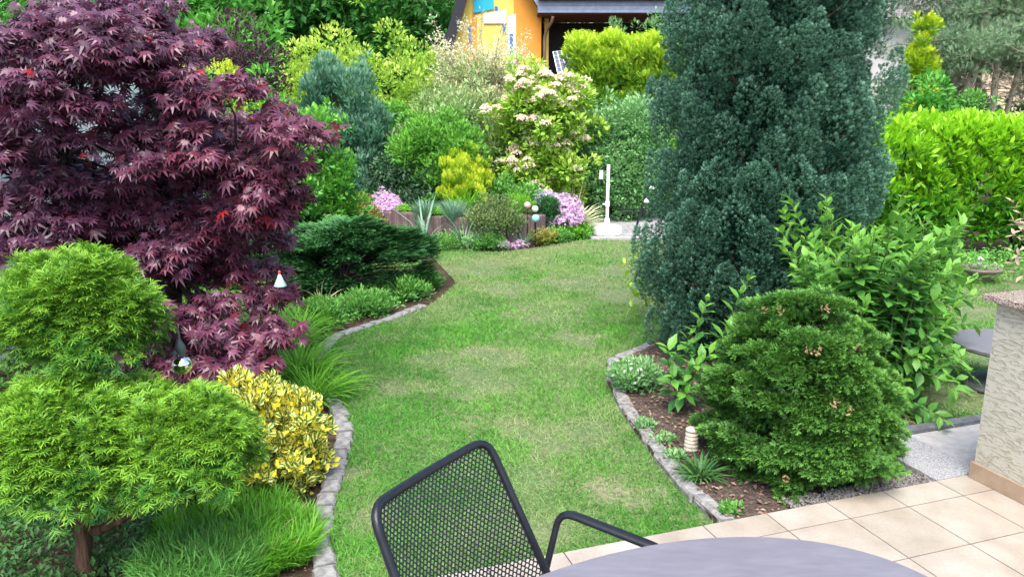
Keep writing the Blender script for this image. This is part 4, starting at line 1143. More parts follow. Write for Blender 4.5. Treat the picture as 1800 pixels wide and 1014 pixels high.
bush('dogwood_shrub', 'soft green dogwood shrub between the photinia and the dark conifer', 'shrub', 1085, 13.4, 165, 178, -.06, L4, 12000, .10, LM['dogwood'], lumps=90, lump_r=.18, prof=OVAL)
bush('undergrowth_shrub', 'low fresh green shrub behind the white parasol pole', 'shrub', 1105, 14.6, 150, 290, -.06, L4, 5000, .09, LM['midgreen'], lumps=50, lump_r=.18)
bush('undergrowth_shrub', 'green sapling foliage under the photinia beside the raised bed', 'shrub', 905, 12.3, 85, 318, .2, L4, 2600, .07, LM['midgreen'], lumps=34, lump_r=.2)

bush('laurel_shrub', 'dense green shrub filling the gap behind the round green conifer', 'shrub', 690, 13.6, 150, 190, -.06, L4, 7000, .10, LM['laurel2'], lumps=60)
bush('undergrowth_shrub', 'fresh green undergrowth between the blue juniper and the left laurel', 'shrub', 560, 13.9, 120, 200, -.06, L4, 4500, .10, LM['midgreen'], lumps=40)
bush('undergrowth_shrub', 'pale green foliage between the photinia and the clipped hedge', 'shrub', 1010, 14.8, 110, 225, -.06, L4, 5000, .10, LM['dogwood'], lumps=40)
# clipped cypress hedge in front of the house
hx0, hx1 = W(1022, 100, 17).x, W(1230, 100, 17).x
cz = W(1080, 72, 17).z
ch = thing('cypress_hedge', (float((hx0 + hx1) / 2), 17.4, -.06), 'tall clipped yellow green cypress hedge below the grey roof', 'hedge')
K = 330; C = []; 
for k in range(K):
    u = rng.random()
    if u < .7: C.append((rng.uniform(hx0, hx1), 17 + rng.normal() * .08, rng.uniform(.6, cz - .1)))
    elif u < .9: C.append((rng.uniform(hx0, hx1), rng.uniform(17, 18), cz - .1 + rng.normal() * .05))
    else: C.append((hx0 + rng.normal() * .1, rng.uniform(17, 18), rng.uniform(.3, cz - .3)))
C = np.array(C); C[:, 0] += np.clip((C[:, 2] - 2.2) * -.12, -.4, .3) * (C[:, 0] < hx0 + .6)
n = 40000; P, d, idx = clumps_leaves(C, .2, n, .3, .5, 1.4); lr = rng.random(K)
mb = MB(); inst(mb, SPRAY, P, d * .6 + UP * .7 + rdir(n) * .4 + np.array([-.15, -.2, 0]), UP + d + rdir(n) * .4, (.10 + .05 * rng.random(n)), rnd=.6 * rng.random(n) + .4 * lr[idx], age=np.clip((P[:, 2] - 2.3) * .7 + d[:, 2] * .4 + rng.normal(size=n) * .2, 0, 1))
mb.build('foliage', LM['hedge'], ch)
mb = MB()
for k in range(10):
    x = hx0 + (hx1 - hx0) * (k + .5) / 10
    mb.tube(wobble((x, 17.4, -.1), (x, 17.4, cz - .3), 6, .03), np.linspace(.06, .02, 6), 7)
mb.build('trunk', M_darkbark, ch, smooth=True)
bush('feathery_conifer', 'pale feathery conifer tips sticking up behind the clipped hedge on the left', 'tree', 1075, 18.6, 24, 26, -.06, SPRAY, 1500, .10, LM['dogwood'], lumps=30, lump_r=.5, prof=COLUMN, upw=1)
bush('feathery_conifer', 'pale feathery conifer tips sticking up behind the clipped hedge on the right', 'tree', 1133, 18.6, 30, 24, -.06, SPRAY, 1500, .10, LM['dogwood'], lumps=30, lump_r=.5, prof=COLUMN, upw=1)

# right side background
bush('golden_column_conifer', 'slim golden yellow conifer between the dark conifer and the pines', 'tree', 1583, 12.2, 32, 26, -.06, SPRAY, 7000, .10, LM['golden'], lumps=70, lump_r=.35, prof=COLUMN, out=.6, upw=.7, stems=1, trunkname='trunk', crownname='crown')
bush('hydrangea_shrub', 'broad leaved fresh green shrub above the left end of the laurel hedge', 'shrub', 1600, 11.3, 120, 146, -.06, L8, 3200, .13, LM['fieldmaple'], lumps=60, lump_r=.2, ageamp=.6)
bush('hydrangea_shrub', 'leafy green shrub just behind the top of the laurel hedge', 'shrub', 1668, 11.4, 80, 162, -.06, L4, 2200, .10, LM['midgreen'], lumps=40, lump_r=.2)
def pine(px0, y, lean, r, topz, label, n=10500, seedlump=26, low=2.6, crown_r=1.0):
    b = W(px0, 195, y); bx = b.x - lean * b.z
    base = Vector((bx, y, -.06)); t = thing('pine_tree', base, label, 'tree', 'pine trees behind the laurel hedge')
    tp = np.array([bx + lean * topz, y + .1, topz])
    mb = MB(); mb.tube(wobble((bx, y, -.2), tp, 10, .025), np.linspace(r, r * .35, 10), 10); mb.build('trunk', M_palebark, t, smooth=True)
    mbb = MB(); C = []
    for k in range(seedlump):
        z = low + (topz - low) * rng.random() ** 1.1; a = rng.random() * 6.28; L = crown_r * rng.uniform(.45, 1.1)
        s_ = np.array([bx + lean * z, y, z]); e = s_ + np.array([math.cos(a) * L, math.sin(a) * L * .7, rng.uniform(-.25, .25)])
        q = wobble(s_, e, 6, .05); mbb.tube(q, np.linspace(.022, .005, 6), 5, cap=False)
        for m_ in range(5):
            C.append(q[2 + m_ % 4] + rng.normal(size=3) * .10)
            mbb.tube(wobble(q[2 + m_ % 4], C[-1] + rng.normal(size=3) * .18, 4, .03), [.006, .005, .003, .002], 4, cap=False)
    for k in range(12):   # bare dead lower twigs
        z = rng.uniform(1.9, 2.6); a = rng.random() * 6.28; s_ = np.array([bx + lean * z, y, z])
        mbb.tube(wobble(s_, s_ + np.array([math.cos(a) * .8, math.sin(a) * .5, rng.uniform(-.2, .1)]), 6, .06), np.linspace(.01, .003, 6), 4, cap=False)
    mbb.build('branch', M_palebark, t, smooth=True)
    C = np.array(C); Rl = np.c_[.2 + .12 * rng.random(len(C)), .2 + .12 * rng.random(len(C)), .09 + .05 * rng.random(len(C))]
    crown_mesh(NEED, C, Rl, n, .095, LM['pine'], t, out=.8, upw=.3, rand=.6, inner=.7)
pine(1672, 13.2, .07, .055, 5.4, 'slender pale barked pine trunk nearest the golden conifer', low=2.6)
pine(1692, 13.0, .14, .10, 5.8, 'thickest pale barked pine in the group, leaning right')
pine(1714, 14.0, .02, .06, 5.2, 'thin straight pine just right of the thickest pine trunk')
pine(1741, 13.4, .08, .075, 5.6, 'brown pine trunk in the middle of the right part of the group')
pine(1768, 13.8, .24, .06, 5.4, 'rightmost pine of the group, leaning strongly to the right')
pine(1630, 14.6, .03, .05, 5.0, 'pine almost hidden by its own twigs behind the golden conifer', low=1.9)
pine(1830, 14.2, -.05, .06, 5.0, 'pine mostly cut off by the right edge of the photograph', low=2.0)
bush('dark_shrub', 'dark green low shrub under the pines at the right edge', 'shrub', 1790, 15.0, 160, 158, -.06, L4, 4000, .11, LM['beech'], lumps=50)
bush('dark_shrub', 'tall grey green shrub behind the slim golden conifer', 'shrub', 1580, 15.5, 130, 60, -.06, L4, 6000, .10, LM['palegrey'], lumps=60, ageamp=.2)
bush('dark_shrub', 'dark shrub behind the pine trunks next to the golden conifer', 'shrub', 1660, 16.0, 160, 158, -.06, L4, 4000, .12, LM['beech'], lumps=50)
# pink tinged leaves at the right edge
pb = Vector((5.35, 7.4, -.05)); pk = thing('pink_tinged_shrub', pb, 'pale green and pink leaves of a shrub cut off by the right photo edge', 'shrub')
st = [(pb + Vector((.15, 0, 0)), W(1778, py, 7.4), .05) for py in (352, 385, 410, 440, 462, 478)] + [(pb + Vector((.3, 0, 0)), W(1840, py, 7.4), .05) for py in (340, 380, 420, 450)]
stem_shrub(pk, st, T_leaf(.2, .05, .15), .11, LM['pinkleaf'], M_stem, gap=.07, start=.7, r=.005)

# ---------------------------------------------------------- far trees
def far_tree(px, y, wpx, top, mat, label, n, size, lumps=90, trunk_z=1.5, name='broadleaf_tree', group='trees behind the garden'):
    d = y * _c + .4; hw = wpx / 2 / FPX * d; p = W(px, 200, y); top_z = W(px, top, y).z
    base = Vector((p.x, y, -.06)); t = thing(name, base, label, 'tree', group)
    C, Rl, nn = surf_lumps(lumps, base + Vector((0, 0, trunk_z * .3)), top_z - trunk_z * .3, [(0, .6), (.15, .85), (.4, 1), (.7, .9), (.9, .6), (1, .2)], hw, hw * .8, hw * .24, hw * .05)
    Ci = np.array([p.x, y, top_z * .5]) + rng.normal(size=(16, 3)) * [hw * .35, hw * .3, top_z * .22]
    crown_mesh(L4, np.vstack([C, Ci]), np.vstack([Rl, np.full((16, 3), hw * .4)]), n, size, mat, t, inner=.45, ageamp=.9, rnd_lump=.5)
    limbs(base, C, M_darkbark, t, .12, name='trunk', maxn=60)
far_tree(330, 17, 330, -140, LM['fieldmaple'], 'light green leafy tree above the purple maple', 15000, .19)
far_tree(215, 19, 300, -160, LM['beech'], 'dark tree at the back left, left of the light green tree', 9000, .22)
far_tree(500, 25, 380, -180, LM['beech'], 'large dark green beech behind the plum tree', 17000, .24, lumps=120)
far_tree(640, 27, 330, -150, LM['beech'], 'dark green beech left of the orange house', 15000, .25, lumps=110)
far_tree(760, 31, 280, -120, LM['beech'], 'dark tree rising directly behind the left side of the orange house', 10000, .28)
far_tree(60, 24, 420, -120, LM['beech'], 'dark tree at the far left beyond the white wall', 10000, .26)
far_tree(-140, 16, 420, -160, LM['fieldmaple'], 'green tree beyond the left edge of the picture', 6000, .24)
far_tree(1950, 24, 420, -60, LM['fieldmaple'], 'green tree at the far right behind the pines', 6000, .26)
wb_ = MB()
K = 300; C = np.c_[rng.uniform(-32, 40, K), rng.uniform(36, 42, K), rng.uniform(0, 8, K)]
P, d, idx = clumps_leaves(C, 1.5, 30000, .3, .6, 1.3)
inst(wb_, L4, P, d + rdir(30000), UP + rdir(30000), .5 + .2 * rng.random(30000), age=np.clip(d[:, 2] * .6, 0, 1))
o = wb_.build('woodland', LM['beech']); tag(o, 'dark green woodland filling the background behind the trees', 'woodland', kind='stuff')

# ================================================================== HOUSES AND WALLS
def prism(mbx, pts, y0, y1):
    """polygon in x,z extruded along y"""
    from mathutils.geometry import tessellate_polygon
    P = [Vector((p[0], p[1], 0)) for p in pts]; tr = [list(t) for t in tessellate_polygon([P])]; n = len(P)
    v = [(p[0], y0, p[1]) for p in pts] + [(p[0], y1, p[1]) for p in pts]
    mbx.add(v, f3=tr + [[c + n, b + n, a + n] for a, b, c in tr], f4=[[i, (i + 1) % n, n + (i + 1) % n, n + i] for i in range(n)])
def painted(name, c, dirt=.12):
    return noise_mat(name, [(0.3, tuple(x * (1 - dirt) for x in c)), (0.7, c)], 3, 8, .85, .2, 80, .2)
M_orange = painted('orange_render', (.78, .33, .055)); M_yellow = painted('yellow_render', (.82, .60, .14)); M_white = painted('white_render', (.80, .80, .79)); M_blue = painted('blue_paint', (.05, .17, .50)); M_teal = painted('teal_paint', (.04, .42, .58))
M_fascia = noise_mat('slate_cladding', [(0.3, (.17, .20, .29)), (0.7, (.26, .30, .40))], 6, 6, .6, .3, 50)
M_brown = painted('brown_wood', (.14, .07, .05)); M_darkw = painted('dark_wood', (.035, .035, .045)); M_pipe = painted('copper_pipe', (.22, .14, .10))
m_r, t_r, b_r = new_mat('roof_tiles')
tc = N(t_r, "ShaderNodeTexCoord"); br = N(t_r, "ShaderNodeTexBrick", i_Scale=3.2, i_Mortar_Size=.03)
br.inputs['Color1'].default_value = (.23, .19, .19, 1); br.inputs['Color2'].default_value = (.31, .27, .26, 1); br.inputs['Mortar'].default_value = (.07, .06, .06, 1)
t_r.links.new(tc.outputs['Object'], br.inputs['Vector']); t_r.links.new(br.outputs[0], b_r.inputs['Base Color']); b_r.inputs['Roughness'].default_value = .8
bp = N(t_r, "ShaderNodeBump", i_Strength=.6, i_Distance=.03); t_r.links.new(br.outputs['Fac'], bp.inputs['Height']); bp.invert = True; t_r.links.new(bp.outputs[0], b_r.inputs['Normal'])

HY = 24.0
hw_ = lambda px, py, y=HY: W(px, py, y)
house = thing('orange_house', (float(hw_(870, 300).x), HY, -.06), 'orange and yellow gabled house with blue grey eaves and teal window behind the garden', 'house')
xl_, xm_, xr_ = hw_(776, 150).x, hw_(903, 0).x, hw_(952, 0).x
ridge = hw_(862, -130)
zl = hw_(776, 150).z; zr = hw_(952, 28).z
mb = MB(); prism(mb, [(xl_, -.06), (xm_, -.06), (xm_, ridge.z - (xm_ - ridge.x) * (ridge.z - zr) / (xr_ - ridge.x)), (ridge.x, ridge.z), (xl_, zl)], HY, HY + 8)
mb.build('gable_wall', M_yellow, house)
mb = MB(); zz_m = ridge.z - (xm_ - ridge.x) * (ridge.z - zr) / (xr_ - ridge.x)
prism(mb, [(xm_ + .003, -.06), (xr_, -.06), (xr_, zr), (xm_ + .003, zz_m)], HY + .004, HY + 8); mb.build('side_wall', M_orange, house)
# painted orange field on the left of the gable, white corner strip
mb = MB(); xo = hw_(838, 0).x; prism(mb, [(xl_ + .02, .5), (xo, .5), (xo, ridge.z - 1.1), (xl_ + .9, ridge.z - 3.0), (xl_ + .02, zl - .1)], HY - .012, HY - .001); mb.build('orange_field', M_orange, house)
mb = MB(); prism(mb, [(hw_(893, 0).x, 0), (hw_(907, 0).x, 0), (hw_(907, 0).x, hw_(0, 25).z), (hw_(893, 0).x, hw_(0, 30).z)], HY - .02, HY - .0011); mb.build('white_quoin', M_white, house)
for (a, b, c, d_) in ((823, 828, 45, 75), (870, 875, 12, 32), (884, 889, 25, 60), (896, 902, 60, 100)):
    mb = MB(); prism(mb, [(hw_(a, 0).x, hw_(0, d_).z), (hw_(b, 0).x, hw_(0, d_).z), (hw_(b, 0).x, hw_(0, c).z), (hw_(a, 0).x, hw_(0, c).z)], HY - .04, HY - .021); mb.build('painted_panel', M_blue, house)
win_c = [(832, -40), (868, -40), (868, 17), (832, 24)]
fr_ = MB(); prism(fr_, [(hw_(p, 0).x, hw_(0, q).z) for p, q in win_c][::-1], HY - .06, HY - .013); wf = fr_.build('window', M_teal, house)
ex0_g, ex1_g = hw_(944, 0).x, hw_(1300, 0).x
M_glass = flat_mat('dark_glass', (.04, .05, .06), .1, .8)
mb = MB(); prism(mb, [(hw_(838, 0).x, hw_(0, 6).z), (hw_(862, 0).x, hw_(0, 1).z), (hw_(862, 0).x, hw_(0, -34).z), (hw_(838, 0).x, hw_(0, -34).z)], HY - .07, HY - .061); mb.build('pane', M_glass, wf)
mb = MB(); prism(mb, [(hw_(850, 0).x, hw_(0, 42).z), (hw_(890, 0).x, hw_(0, 42).z), (hw_(890, 0).x, hw_(0, 17).z), (hw_(850, 0).x, hw_(0, 26).z)], HY - .05, HY - .0215); mb.build('white_field', M_white, house)
for a, b in ((849.5, 850.5),):
    mb = MB(); mb.box((hw_(a, 0).x, HY - .085, hw_(0, 4).z), (hw_(b, 0).x, HY - .071, hw_(0, -34).z)); mb.build('mullion', M_white, wf)
mb = MB(); mb.tube([(ex0_g, HY - .80, hw_(0, 3).z), (ex1_g, HY - .80, hw_(0, 3).z)], .07, 8); mb.build('gutter', M_pipe, house, smooth=True)
# roof slabs of the gable
def slab(mbx, a, b, th, y0, y1):
    (ax, az), (bx_, bz_) = a, b; L = math.hypot(bx_ - ax, bz_ - az); nx, nz = -(bz_ - az) / L * th, (bx_ - ax) / L * th
    prism(mbx, [(ax, az), (bx_, bz_), (bx_ + nx, bz_ + nz), (ax + nx, az + nz)], y0, y1)
lb = (hw_(762, 0).x, hw_(0, 185).z); rt = (ridge.x, ridge.z + .02)
mb = MB(); slab(mb, lb, rt, .20, HY - .5, HY + 8.4); mb.build('roof', m_r, house)
mb = MB(); slab(mb, (lb[0] - .02, lb[1] - .08), (rt[0], rt[1] - .03), .26, HY - .56, HY - .503); mb.build('bargeboard', M_darkw, house)
rb_ = (hw_(948, 0).x + .05, hw_(0, 25).z)
mb = MB(); slab(mb, rt, rb_, .20, HY - .5, HY + 8.4); mb.build('roof', m_r, house)
mb = MB(); slab(mb, (rt[0], rt[1] - .03), (rb_[0], rb_[1] - .06), .28, HY - .56, HY - .503); mb.build('bargeboard', M_fascia, house)
# long eaves wing to the right
ex0, ex1 = hw_(944, 0).x, hw_(1300, 0).x; ez0, ez1 = hw_(0, 28).z, hw_(0, 4).z
mb = MB()
for k in range(4):   # lapped cladding rows
    z0 = ez0 + (ez1 - ez0) * k / 4; z1 = ez0 + (ez1 - ez0) * (k + 1) / 4 - .006
    mb.box((ex0, HY - .70 - .0 * k, z0), (ex1, HY - .64, z1))
mb.build('fascia', M_fascia, house)
mb = MB(); mb.add([(ex0, HY - .75, ez1), (ex1, HY - .75, ez1), (ex1, HY + 5, ez1 + 3.4), (ex0, HY + 5, ez1 + 3.4), (ex0, HY - .75, ez1 + .1), (ex1, HY - .75, ez1 + .1), (ex1, HY + 5, ez1 + 3.5), (ex0, HY + 5, ez1 + 3.5)], f4=[[4, 5, 6, 7], [0, 3, 2, 1], [0, 1, 5, 4], [2, 3, 7, 6], [0, 4, 7, 3], [1, 2, 6, 5]])
mb.build('roof', m_r, house)
mb = MB(); mb.box((ex0, HY - .638, ez0 - .03), (ex1, HY + 1.6, ez0 + .02)); mb.build('soffit', M_brown, house)
mb = MB(); mb.box((xr_ + .003, HY + 1.6, -.06), (ex1, HY + 5, ez0 - .035)); mb.build('back_wall', M_darkw, house)
mb = MB(); mb.box((hw_(958, 0).x, HY + .3, -.06), (hw_(966, 0).x, HY + .5, ez0 - .04)); mb.build('corner_post', M_yellow, house)
mb = MB(); mb.tube(rounded([np.array(hw_(972, 30, HY - .6)), np.array(hw_(971, 38, HY - .55)), np.array(hw_(957, 60, HY - .2)), np.array(hw_(957, 200, HY - .2))], [.15, .25]), .045, 8); mb.build('downpipe', M_pipe, house, smooth=True)

# leaning solar panel beside the house
sp_ = thing('solar_panel', W(992, 110, 18.0), 'dark solar panel leaning beside the hedge under the eaves', 'solar panel')
A_ = np.array(W(972, 92, 18.0)); B_ = np.array(W(1000, 88, 18.0)); C_ = np.array(W(1012, 122, 17.6)); D_ = np.array(W(980, 128, 17.6))
nrm = np.cross(B_ - A_, D_ - A_); nrm /= np.linalg.norm(nrm)
mb = MB(); mb.add([A_, B_, C_, D_, A_ + nrm * .04, B_ + nrm * .04, C_ + nrm * .04, D_ + nrm * .04], f4=[[0, 1, 2, 3], [7, 6, 5, 4], [0, 4, 5, 1], [1, 5, 6, 2], [2, 6, 7, 3], [3, 7, 4, 0]]); mb.build('panel', flat_mat('solar_cells', (.03, .05, .10), .2, .7), sp_)
mb = MB()
for t_ in np.linspace(0, 1, 5): mb.tube([A_ + (B_ - A_) * t_ - nrm * .006, D_ + (C_ - D_) * t_ - nrm * .006], .010, 5)
for t_ in np.linspace(0, 1, 6): mb.tube([A_ + (D_ - A_) * t_ - nrm * .006, B_ + (C_ - B_) * t_ - nrm * .006], .008, 5)
mb.build('panel_frame', flat_mat('aluminium', (.6, .62, .65), .35, .5, .6), sp_)

# second roof seen right of the dark conifer and pale wall behind the pines
h2 = thing('neighbouring_house', W(1650, 100, 26), 'pale house with grey tiled roof behind the pines', 'house')
x0, x1 = W(1480, 0, 26).x, W(2100, 0, 26).x; z0 = W(1560, 34, 26).z
mb = MB(); mb.box((x0, 26, -.06), (x1, 33, z0)); mb.build('wall', painted('pale_render', (.50, .50, .47)), h2)
mb = MB(); mb.add([(x0 - .3, 25.4, z0), (x1, 25.4, z0), (x1, 30, z0 + 3.2), (x0 - .3, 30, z0 + 3.2), (x0 - .3, 25.4, z0 + .12), (x1, 25.4, z0 + .12), (x1, 30, z0 + 3.32), (x0 - .3, 30, z0 + 3.32)], f4=[[4, 5, 6, 7], [0, 3, 2, 1], [0, 1, 5, 4], [2, 3, 7, 6], [0, 4, 7, 3], [1, 2, 6, 5]]); mb.build('roof', m_r, h2)
for a, b in ((1700, 1730), (1790, 1820)):
    mb = MB(); mb.box((W(a, 0, 26).x, 25.95, W(0, 120, 26).z), (W(b, 0, 26).x, 25.998, W(0, 75, 26).z)); mb.build('window', M_glass, h2)
mb = MB(); mb.box((W(1620, 0, 22).x, 22, -.06), (W(2000, 0, 22).x, 22.2, W(0, 128, 22).z)); o = mb.build('sand_coloured_wall', painted('sand_render', (.62, .48, .34)), loc=W(1750, 200, 22)); tag(o, 'sand coloured low wall behind the pine trunks', 'wall')

# white house wall at the left behind the maple
mb = MB(); mb.box((-4.7, 3.0, -.06), (-3.75, 8.3, 2.05)); o = mb.build('white_wall', M_white, loc=(-4.2, 5.6, 0)); tag(o, 'white rendered wall glimpsed behind the purple maple at the left edge', 'wall')

# ================================================================== RAISED BED
pal_px = [(640, 400), (672, 405), (700, 409), (730, 413), (760, 417), (800, 421), (840, 425), (872, 428), (905, 426), (935, 421), (955, 414)]
pp = np.array([tuple(G(*p))[:2] for p in pal_px]); L = np.r_[0, np.cumsum(np.linalg.norm(np.diff(pp, axis=0), axis=1))]
M_pal = noise_mat('palisade_concrete', [(0.3, (.10, .07, .07)), (0.55, (.20, .145, .145)), (0.75, (.33, .27, .26))], 9, 8, .95, .6, 60, .1, (1, 1, .35))
src = None; step = .165; s_ = 0; k = 0
npal = int(L[-1] / step)
while s_ < L[-1]:
    x = np.interp(s_, L, pp[:, 0]); y = np.interp(s_, L, pp[:, 1]); x2 = np.interp(s_ + .02, L, pp[:, 0]); y2 = np.interp(s_ + .02, L, pp[:, 1])
    if src is None:
        b = MB(); vs = []; seg = 40; f = []
        # rounded square post with fine vertical grooves
        for z, sc_ in ((-.12, 1), (.36, 1), (.372, .9), (.375, .6)):
            for q in range(seg):
                a_ = 2 * math.pi * q / seg; r = .083 / (abs(math.cos(a_)) ** 4 + abs(math.sin(a_)) ** 4) ** .25 * .98
                r = min(r, .10) * (1 - (.06 if q % 4 == 0 and z > -.1 else 0)) * sc_
                vs.append((r * math.cos(a_), r * math.sin(a_), z))
        for i in range(3):
            for q in range(seg): f.append([i * seg + q, i * seg + (q + 1) % seg, (i + 1) * seg + (q + 1) % seg, (i + 1) * seg + q])
        vs.append((0, 0, .376)); b.add(vs, f4=f, f3=[[4 * seg, 3 * seg + q, 3 * seg + (q + 1) % seg] for q in range(seg)])
        src = b.build('palisade_post', M_pal); o = src
    else:
        o = src.copy(); col.objects.link(o)
    o.location = (x, y, -.065 + rng.normal() * .012 - (.05 if k < 3 else 0) + (.03 if s_ > L[-1] * .7 else 0)); o.rotation_euler = (rng.normal() * .012, rng.normal() * .012, math.atan2(y2 - y, x2 - x))
    k += 1; tag(o, ordn(k).replace('nearest', 'first') + 'grooved reddish brown concrete palisade from the left around the raised bed', 'palisade', 'palisade posts of the raised bed'); s_ += step
bed = [(p[0], p[1] + .1) for p in pp] + [(.6, 11.2), (.85, 12.0), (.7, 13.2), (-1.0, 13.6), (-2.6, 13.2), (-2.7, 12.2)]
mb = MB(); mb.poly(bed, -.07, .29); o = mb.build('raised_bed_soil', M_soil); tag(o, kind='structure')

def mound(name, label, cat, px, py, y, wpx, hz, T, n, size, mat, zb=0.0, lumps=24, parts=('foliage',), flowers=None, ry=.8, group=None, **k):
    """low cushion plant"""
    p = W(px, py, y); hw = wpx / 2 / FPX * (y * _c + .35)
    t = thing(name, (p.x, y, zb), label, cat, group)
    a = rng.random(lumps) * 6.28; q = rng.random(lumps) ** .5
    C = np.c_[p.x + np.cos(a) * q * hw * .8, y + np.sin(a) * q * hw * ry * .8, zb + hz * (.25 + .55 * (1 - q ** 2) * rng.random(lumps))]
    r = np.minimum(hw * .4, hz * .5) + .0 * q
    P, d, idx = clumps_leaves(C, np.c_[r * 1.2, r * 1.2, r], n, .6, .5, 1.5)
    P[:, 2] = np.maximum(P[:, 2], zb + .005)
    mb = MB(); kk = dict(upw=.6); kk.update(k)
    inst(mb, T, P, d * .8 + UP * kk['upw'] + rdir(n) * .5, UP + d + rdir(n) * .4, size * (.7 + .6 * rng.random(n)), age=np.clip(d[:, 2] * .7 + rng.normal(size=n) * .2, 0, 1))
    mb.build('foliage', mat, t)
    if flowers:
        fm, fn, fs = flowers[:3]; P, d, idx = clumps_leaves(C, np.c_[r * 1.28, r * 1.28, r * 1.15], fn, .8, .1, 1.5)
        P[:, 2] = np.maximum(P[:, 2], zb + .01)
        mb = MB(); inst(mb, FLOW, P, np.cross(d, rdir(fn)), d + UP * .4 + np.array([0, -.3, 0]), fs * (.7 + .6 * rng.random(fn)), age=rng.random(fn)); mb.build('blossoms', fm, t)
    return t
def tuft(name, label, cat, p, n, length, mat, spread=.5, base_r=.05, wd=.02, bend=.5, dirb=(0, 0, 0), T=None, flower=None, group=None, lenv=.35, ry=1.0):
    t = thing(name, p, label, cat, group)
    a = rng.random(n) * 6.28; q = rng.random(n) ** .5
    P = np.array(tuple(p)) + np.c_[np.cos(a) * q * base_r, np.sin(a) * q * base_r * ry, np.zeros(n)]
    D = np.c_[np.cos(a) * q * spread, np.sin(a) * q * spread, np.ones(n)] + rng.normal(size=(n, 3)) * .12 + np.array(dirb)
    mb = MB(); outv = np.c_[np.cos(a), np.sin(a), np.zeros(n)]
    inst(mb, T or T_blade(wd, bend), P, D, -outv - UP * .0 + rdir(n) * .3 + 0, length * (1 - lenv + 2 * lenv * rng.random(n)), age=rng.random(n))
    # bend outward: lift axis points away from the middle
    mb.build('leaves', mat, t)
    return t

# plants in and around the raised bed
PK = LM['pink']
mound('creeping_phlox', 'pink lilac phlox cushion hanging over the left end of the raised bed', 'flowers', 682, 372, 11.75, 56, .34, TRI, 900, .05, LM['box'], zb=.20, flowers=(PK, 2600, .019), lumps=40)
mound('creeping_phlox', 'pink lilac phlox cushion beside the striped grass at the right end of the raised bed', 'flowers', 990, 380, 11.35, 70, .68, TRI, 1500, .05, LM['box'], zb=.0, flowers=(PK, 3600, .020), lumps=70)
mound('creeping_phlox', 'small pink flower cushion on the lawn edge below the palisades', 'flowers', 880, 428, 10.25, 30, .20, TRI, 400, .04, LM['box'], zb=-.06, flowers=(PK, 420, .018))
mound('creeping_phlox', 'small pale pink flowers at the foot of the right palisades', 'flowers', 915, 425, 10.35, 34, .12, TRI, 400, .04, LM['box'], zb=-.06, flowers=(PK, 140, .016))
mound('aster_cushion', 'pale lilac aster tuft above the pink phlox on the right', 'flowers', 965, 345, 12.0, 50, .40, TRI, 900, .06, LM['bluegrass'], zb=.28, flowers=(LM['lilac'], 500, .020))
mound('aster_cushion', 'pale pink tuft above the left phlox cushion', 'flowers', 680, 345, 12.1, 50, .36, TRI, 700, .06, LM['bluegrass'], zb=.28, flowers=(PK, 420, .019))
mound('sedum_cushion', 'bright green sedum cushion left on top of the palisades', 'groundcover plant', 713, 378, 11.45, 32, .13, BLOB, 1400, .014, LM['grassclump'], zb=.30)
mound('sedum_cushion', 'bright green sedum cushion spilling over the middle palisades', 'groundcover plant', 772, 384, 11.05, 30, .13, BLOB, 1400, .014, LM['grassclump'], zb=.30)
mound('rockery_plant', 'green leafy perennial in the middle of the raised bed', 'perennial', 770, 360, 12.0, 60, .30, L4, 1200, .055, LM['midgreen'], zb=.28)
mound('rockery_plant', 'grey pink rockery plant beside the box bush', 'perennial', 808, 380, 11.0, 34, .16, TRI, 800, .05, LM['palegrey'], zb=.28, flowers=(PK, 60, .014))
mound('rockery_plant', 'light green feathery perennial right of the box bush', 'perennial', 912, 358, 11.4, 60, .34, TRI, 2600, .08, LM['grassclump'], zb=.26)
mound('berberis_shrub', 'orange tinted green berberis at the left end of the raised bed', 'shrub', 628, 380, 11.4, 82, .78, L4, 4600, .045, LM['berberis'], zb=-.06, lumps=60)
mound('variegated_perennial', 'pale mottled foliage plant behind the pink phlox', 'perennial', 655, 322, 12.6, 70, .85, L4, 2600, .06, LM['dogwood'], zb=-.06, lumps=50)
mound('box_bush', 'twiggy olive green box bush leaning over the palisades', 'shrub', 868, 385, 10.42, 100, .62, L4, 6500, .036, LM['box'], zb=.10, lumps=60)
mound('dwarf_juniper', 'small blue green dwarf juniper behind the glass balls', 'shrub', 962, 365, 11.2, 48, .72, SPRAY, 3600, .055, LM['juniper'], zb=.0, lumps=50)
tuft('blue_fescue', 'blue grey fine grass tuft on the left of the raised bed', 'grass', G(745, 385, .29) + Vector((0, .25, 0)), 420, .22, LM['bluegrass'], .5, .10, .012, .3)
tuft('blue_fescue', 'blue grey fine grass tuft in the middle of the raised bed', 'grass', G(795, 390, .29) + Vector((0, .25, 0)), 420, .24, LM['bluegrass'], .5, .10, .012, .3)
tuft('green_daylily', 'fresh green strap leaves between grey grass and box bush', 'perennial', G(815, 382, .29) + Vector((0, .5, 0)), 160, .32, LM['grassclump'], .6, .10, .03, .4)
tuft('striped_grass', 'yellow and white striped ornamental grass beside the white parasol stand', 'grass', G(1005, 408), 170, .44, LM['striped'], .75, .07, .03, .45, (.28, -.1, 0))
tuft('dry_stalks', 'thin bare stalks rising behind the striped grass', 'perennial', G(1012, 400) + Vector((0, .3, 0)), 12, .65, LM['straw'], .4, .08, .006, .2, (.2, 0, 0))
for lab, px, py, L_ in (('long grey green onion leaves left below the palisades', 745, 424, .55), ('long grey green onion leaves crossing below the box bush', 815, 432, .5), ('pale onion leaves beside the glass balls', 922, 428, .35)):
    tuft('onion_plant', lab, 'perennial', G(px, py), 16, L_, LM['bluegrass'], .8, .05, .022, .5)
